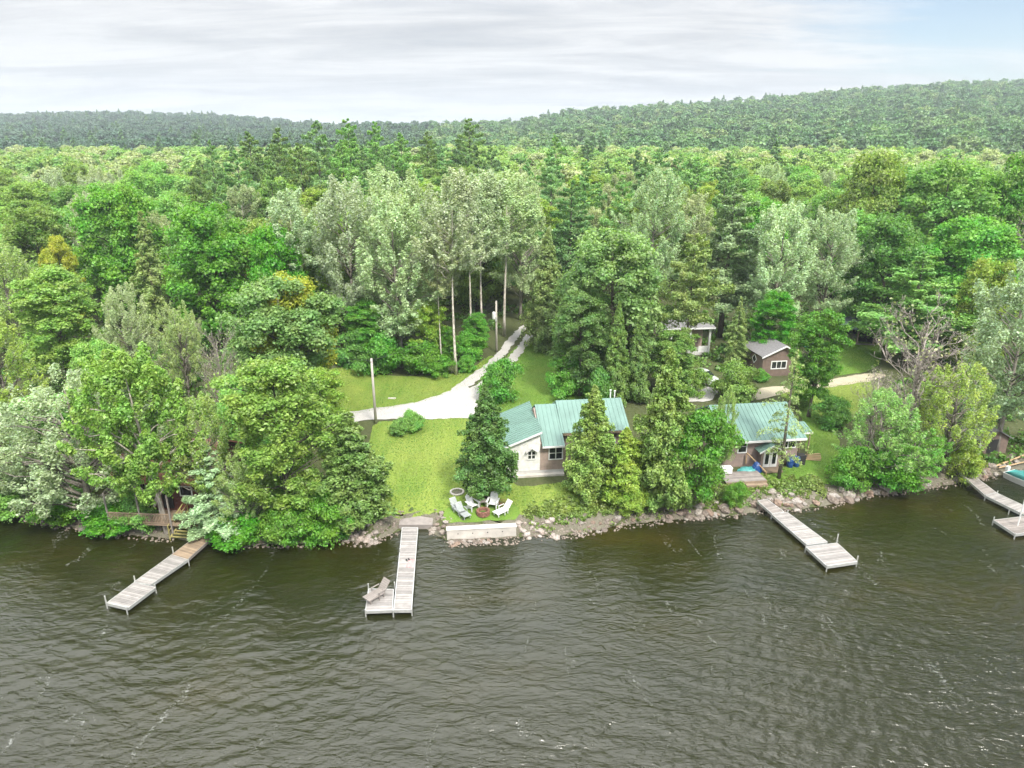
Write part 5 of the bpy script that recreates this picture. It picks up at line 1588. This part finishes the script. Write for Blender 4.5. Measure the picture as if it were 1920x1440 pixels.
# things on the middle dock
q = W3(712, 1117, .505)
lounge('faded wooden chaise lounge on the middle dock side platform', 0, 0, R(-42), 'chairwood', 1.15, None, q)
q = W3(774.5, 1056, .505)
e = empty('towel', 'pink towel draped over the middle dock edge', 'towel', (q.x, q.y, q.z), R(-4))
vs = []; fs = []
for i in range(9):
    for j in range(7):
        x = -.42 + i * .085; zz = .02 + .012 * math.sin(i * 2 + j); xx = x
        if x > .03: zz = .02 - (x - .03) * 1.3; xx = .06 + (x - .03) * .12
        vs.append((xx, -.55 + j * .17 + .03 * math.sin(i * 1.3), zz))
for i in range(8):
    for j in range(6): fs.append((i * 7 + j, i * 7 + 7 + j, i * 7 + 8 + j, i * 7 + 1 + j))
o = link('cloth', np_mesh('cloth', vs, np.array(fs), M['pink'], True), e); md = o.modifiers.new('thickness', 'SOLIDIFY'); md.thickness = .02
q = W3(764.5, 1050, .505)
e = empty('sandal_pair', 'dark sandals lying beside the pink towel', 'sandals', (q.x, q.y, q.z), .5)
for x in (-.09, .09):
    MB().prism([(x - .05, -.14), (x + .05, -.14), (x + .06, .06), (x + .03, .15), (x - .03, .15), (x - .06, .06)], .0, .035, 'z').build('sole', M['rubber'], e)
    mb = MB(); mb.tube([(x - .055, .05, .03), (x, .06, .09), (x + .055, .05, .03)], .018, 5); mb.build('strap', M['rubber'], e)

# ------------------------------------------------------------------ parked car
p = G(1318, 716)
e = empty('parked_car', 'silver car parked on the gravel between trees', 'car', (p.x, p.y, p.z + .05), R(-62))
def loft(secs):
    mb = MB(); n = len(secs[0]); vs = [v for s_ in secs for v in s_]; fs = []
    for i in range(len(secs) - 1):
        for k in range(n): fs.append((i * n + k, i * n + (k + 1) % n, (i + 1) * n + (k + 1) % n, (i + 1) * n + k))
    fs.append(tuple(range(n))[::-1]); fs.append(tuple(range((len(secs) - 1) * n, len(secs) * n)))
    return mb.add(vs, fs)
secs = []
for x, hw, z0, z1 in ((-2.25, .70, .38, .78), (-2.15, .82, .25, .92), (-1.3, .88, .22, .98), (0, .90, .22, .98), (1.1, .89, .22, .94), (1.9, .82, .25, .82), (2.2, .66, .38, .66)):
    secs.append([(x, -hw, z0), (x, -hw * 1.01, (z0 + z1) / 2), (x, -hw * .9, z1), (x, hw * .9, z1), (x, hw * 1.01, (z0 + z1) / 2), (x, hw, z0)])
loft(secs).build('body', M['carpaint'], e, bevel=.03)
secs = []
for x, hw, z1 in ((-1.75, .70, .97), (-1.15, .66, 1.38), (-.2, .66, 1.45), (.35, .66, 1.40), (1.05, .72, .96)):
    secs.append([(x, -hw - .06, .95), (x, -hw, max(z1, .96)), (x, hw, max(z1, .96)), (x, hw + .06, .95)])
cb_ = loft(secs).build('cabin', M['glass'], e)
secs = [[(x, -.6, z), (x, .6, z), (x, .6, z + .03), (x, -.6, z + .03)] for x, z in ((-1.1, 1.385), (-.2, 1.452), (.3, 1.41))]
loft(secs).build('roof', M['carpaint'], e)
for x in (-1.35, 1.35):
    for s_ in (-1, 1):
        t = MB().tube([(x, s_ * .72, .33), (x, s_ * .91, .33)], .33, 18).build('wheel', M['rubber'], e)
        MB().tube([(x, s_ * .90, .33), (x, s_ * .925, .33)], .2, 12).build('rim', M['metal'], t)
for s_ in (-1, 1):
    MB().box(2.08, 2.19, s_ * .58 - .12, s_ * .58 + .12, .55, .68).build('headlight', M['white'], e)
    MB().box(-2.26, -2.16, s_ * .6 - .1, s_ * .6 + .1, .66, .84).build('taillight', M['red'], e)

# ------------------------------------------------------------------ boat at the right edge
q = W3(1934, 912, .0)
e = empty('boat', 'white boat with teal cover moored at the right edge', 'boat', (q.x, q.y, .0), R(-68))
secs = []
for x, hw, zb, zt_ in ((-2.2, .85, -.1, .60), (-1.2, .95, -.18, .62), (.2, .95, -.18, .66), (1.3, .70, -.08, .74), (2.0, .32, .12, .82), (2.35, .05, .4, .86)):
    secs.append([(x, 0, zb), (x, -hw * .75, zb + .12), (x, -hw, zt_), (x, hw, zt_), (x, hw * .75, zb + .12)])
loft(secs).build('hull', M['white'], e)
secs = []
for x, hw, zt_ in ((-2.1, .80, .62), (-1.2, .92, 1.0), (.1, .92, 1.15), (1.0, .72, .95), (1.9, .34, .88)):
    secs.append([(x, -hw, .64 + .04 * max(0, x)), (x, -hw * .5, zt_), (x, hw * .5, zt_), (x, hw, .64 + .04 * max(0, x))])
loft(secs).build('cover', M['teal'], e, True)
MB().tube([(2.1, 0, .85), (2.2, 0, 1.15), (1.9, .25, .92)], .025, 6).build('bow_rail', M['metal'], e)
MB().box(-2.5, -2.2, -.16, .16, .1, 1.0).build('outboard_motor', M['white'], e, bevel=.05)
# teal canopy between the slim tree and the shed lawn
p = G(1522, 672)
e = empty('tarp_shelter', 'small teal canopy seen through leaves above the sandy path', 'canopy', p)
MB().prism([(-1.0, 1.5), (0, 1.95), (1.0, 1.5), (1.0, 1.56), (0, 2.01), (-1.0, 1.56)], -.8, .8, 'y').build('canopy', M['teal'], e)
for x in (-.95, .95):
    for y in (-.75, .75): MB().tube([(x, y, -.2), (x, y, 1.5)], .025, 6).build('pole', M['metal'], e)
p = G(735, 748)
setp(MB().box(p.x - .45, p.x + .45, p.y - .12, p.y + .12, p.z, p.z + .14).build('parking_log', M['concrete'], bevel=.03), 'small pale block lying on grass at the drive edge', 'block')

# ------------------------------------------------------------------ sky, sun, haze, camera
w = bpy.data.worlds.new('World'); S.world = w; w.use_nodes = True
nt = w.node_tree; nt.nodes.clear()
SUN = Vector((.36, -.62, 0)).normalized() * math.cos(R(50)) + Vector((0, 0, math.sin(R(50))))
out = nt.nodes.new('ShaderNodeOutputWorld'); bg = nt.nodes.new('ShaderNodeBackground')
sky = nt.nodes.new('ShaderNodeTexSky'); sky.sky_type = 'NISHITA'; sky.sun_disc = False
sky.sun_elevation = R(50); sky.sun_rotation = math.atan2(SUN.x, SUN.y)
tc = nt.nodes.new('ShaderNodeTexCoord'); sx = nt.nodes.new('ShaderNodeSeparateXYZ'); lk(nt, tc.outputs['Generated'], sx.inputs[0])
def mth(op, a, b_=None, clamp=False):
    n = nt.nodes.new('ShaderNodeMath'); n.operation = op; n.use_clamp = clamp
    for i, v in enumerate((a, b_)):
        if v is None: continue
        if hasattr(v, 'links'): nt.links.new(v, n.inputs[i])
        else: n.inputs[i].default_value = v
    return n.outputs[0]
zc = mth('MAXIMUM', sx.outputs[2], 0.0)
den = mth('ADD', zc, .09)
cx = nt.nodes.new('ShaderNodeCombineXYZ')
lk(nt, mth('DIVIDE', sx.outputs[0], den), cx.inputs[0]); lk(nt, mth('DIVIDE', sx.outputs[1], den), cx.inputs[1])
mp = nt.nodes.new('ShaderNodeMapping'); mp.inputs['Rotation'].default_value = (0, 0, R(-14)); mp.inputs['Scale'].default_value = (.5, 1.5, 1)
lk(nt, cx.outputs[0], mp.inputs[0])
n1 = noise(nt, 1.15, 10, .70, vec=mp.outputs[0], dist=.6)
n2 = noise(nt, .28, 4, .5, vec=cx.outputs[0])
# cover is thinner towards the upper right of the view
thin = mth('MULTIPLY', mth('SUBTRACT', sx.outputs[0], .22), 3.6, True)
thin = mth('MULTIPLY', thin, mth('MULTIPLY', mth('SUBTRACT', sx.outputs[2], .04), 11.0, True))
cov = mth('ADD', mth('MULTIPLY', n1, .75), mth('MULTIPLY', n2, .55))
cov = mth('SUBTRACT', cov, mth('MULTIPLY', thin, .5))
mask = ramp(nt, cov, [(.26, 0.0), (.52, 1.0)])
shade = ramp(nt, n1, [(.30, (1.22, 1.28, 1.37)), (.46, (1.60, 1.63, 1.68)), (.59, (2.02, 2.03, 2.05))])
elev = mth('ADD', mth('MULTIPLY', mth('MAXIMUM', mth('SUBTRACT', zc, .15), 0.0), 6.0), 1.0)
cl = nt.nodes.new('ShaderNodeVectorMath'); cl.operation = 'SCALE'; lk(nt, shade, cl.inputs[0]); lk(nt, elev, cl.inputs['Scale'])
blu = nt.nodes.new('ShaderNodeVectorMath'); blu.operation = 'MULTIPLY'; lk(nt, sky.outputs[0], blu.inputs[0]); blu.inputs[1].default_value = (.35, .35, .35)
mxn = nt.nodes.new('ShaderNodeMix'); mxn.data_type = 'RGBA'; mxn.clamp_factor = True
lk(nt, mask, mxn.inputs[0]); lk(nt, blu.outputs[0], mxn.inputs[6]); lk(nt, cl.outputs[0], mxn.inputs[7])
lk(nt, mxn.outputs[2], bg.inputs[0]); bg.inputs[1].default_value = .1
lk(nt, bg.outputs[0], out.inputs[0])

sl = bpy.data.lights.new('sun', 'SUN'); sl.energy = 1.5; sl.angle = R(11); sl.color = (1.0, .95, .87)
so = bpy.data.objects.new('sun', sl); COL.objects.link(so); so.rotation_euler = SUN.to_track_quat('Z', 'Y').to_euler(); so.location = SUN * 100

HAZE = .00026
if HAZE:
    m, nt, out = newmat('haze_air')
    pv = nd(nt, 'ShaderNodeVolumePrincipled'); pv.inputs['Color'].default_value = (.80, .88, .95, 1); pv.inputs['Density'].default_value = HAZE
    pv.inputs['Anisotropy'].default_value = .2
    lk(nt, pv.outputs[0], out.inputs['Volume'])
    o = MB().box(-3700, 3700, -520, 4700, -260, 190).build('haze', m); setp(o, kind='stuff')

cam = bpy.data.cameras.new('camera'); cam.lens = 24; cam.sensor_width = 36; cam.clip_end = 20000; cam.clip_start = .5
co = bpy.data.objects.new('camera', cam); COL.objects.link(co); co.location = (0, 0, CZ); co.rotation_euler = (R(90) - PITCH, 0, 0)
S.camera = co
S.view_settings.view_transform = 'Standard'; S.view_settings.look = 'None'; S.view_settings.gamma = 1; S.view_settings.exposure = 2.15
S.cycles.max_bounces = 8; S.cycles.transparent_max_bounces = 4; S.cycles.diffuse_bounces = 5; S.cycles.glossy_bounces = 3; S.cycles.volume_bounces = 0
S.cycles.use_denoising = True
S.cycles.use_adaptive_sampling = True; S.cycles.adaptive_threshold = .02
S.cycles.caustics_reflective = False; S.cycles.caustics_refractive = False
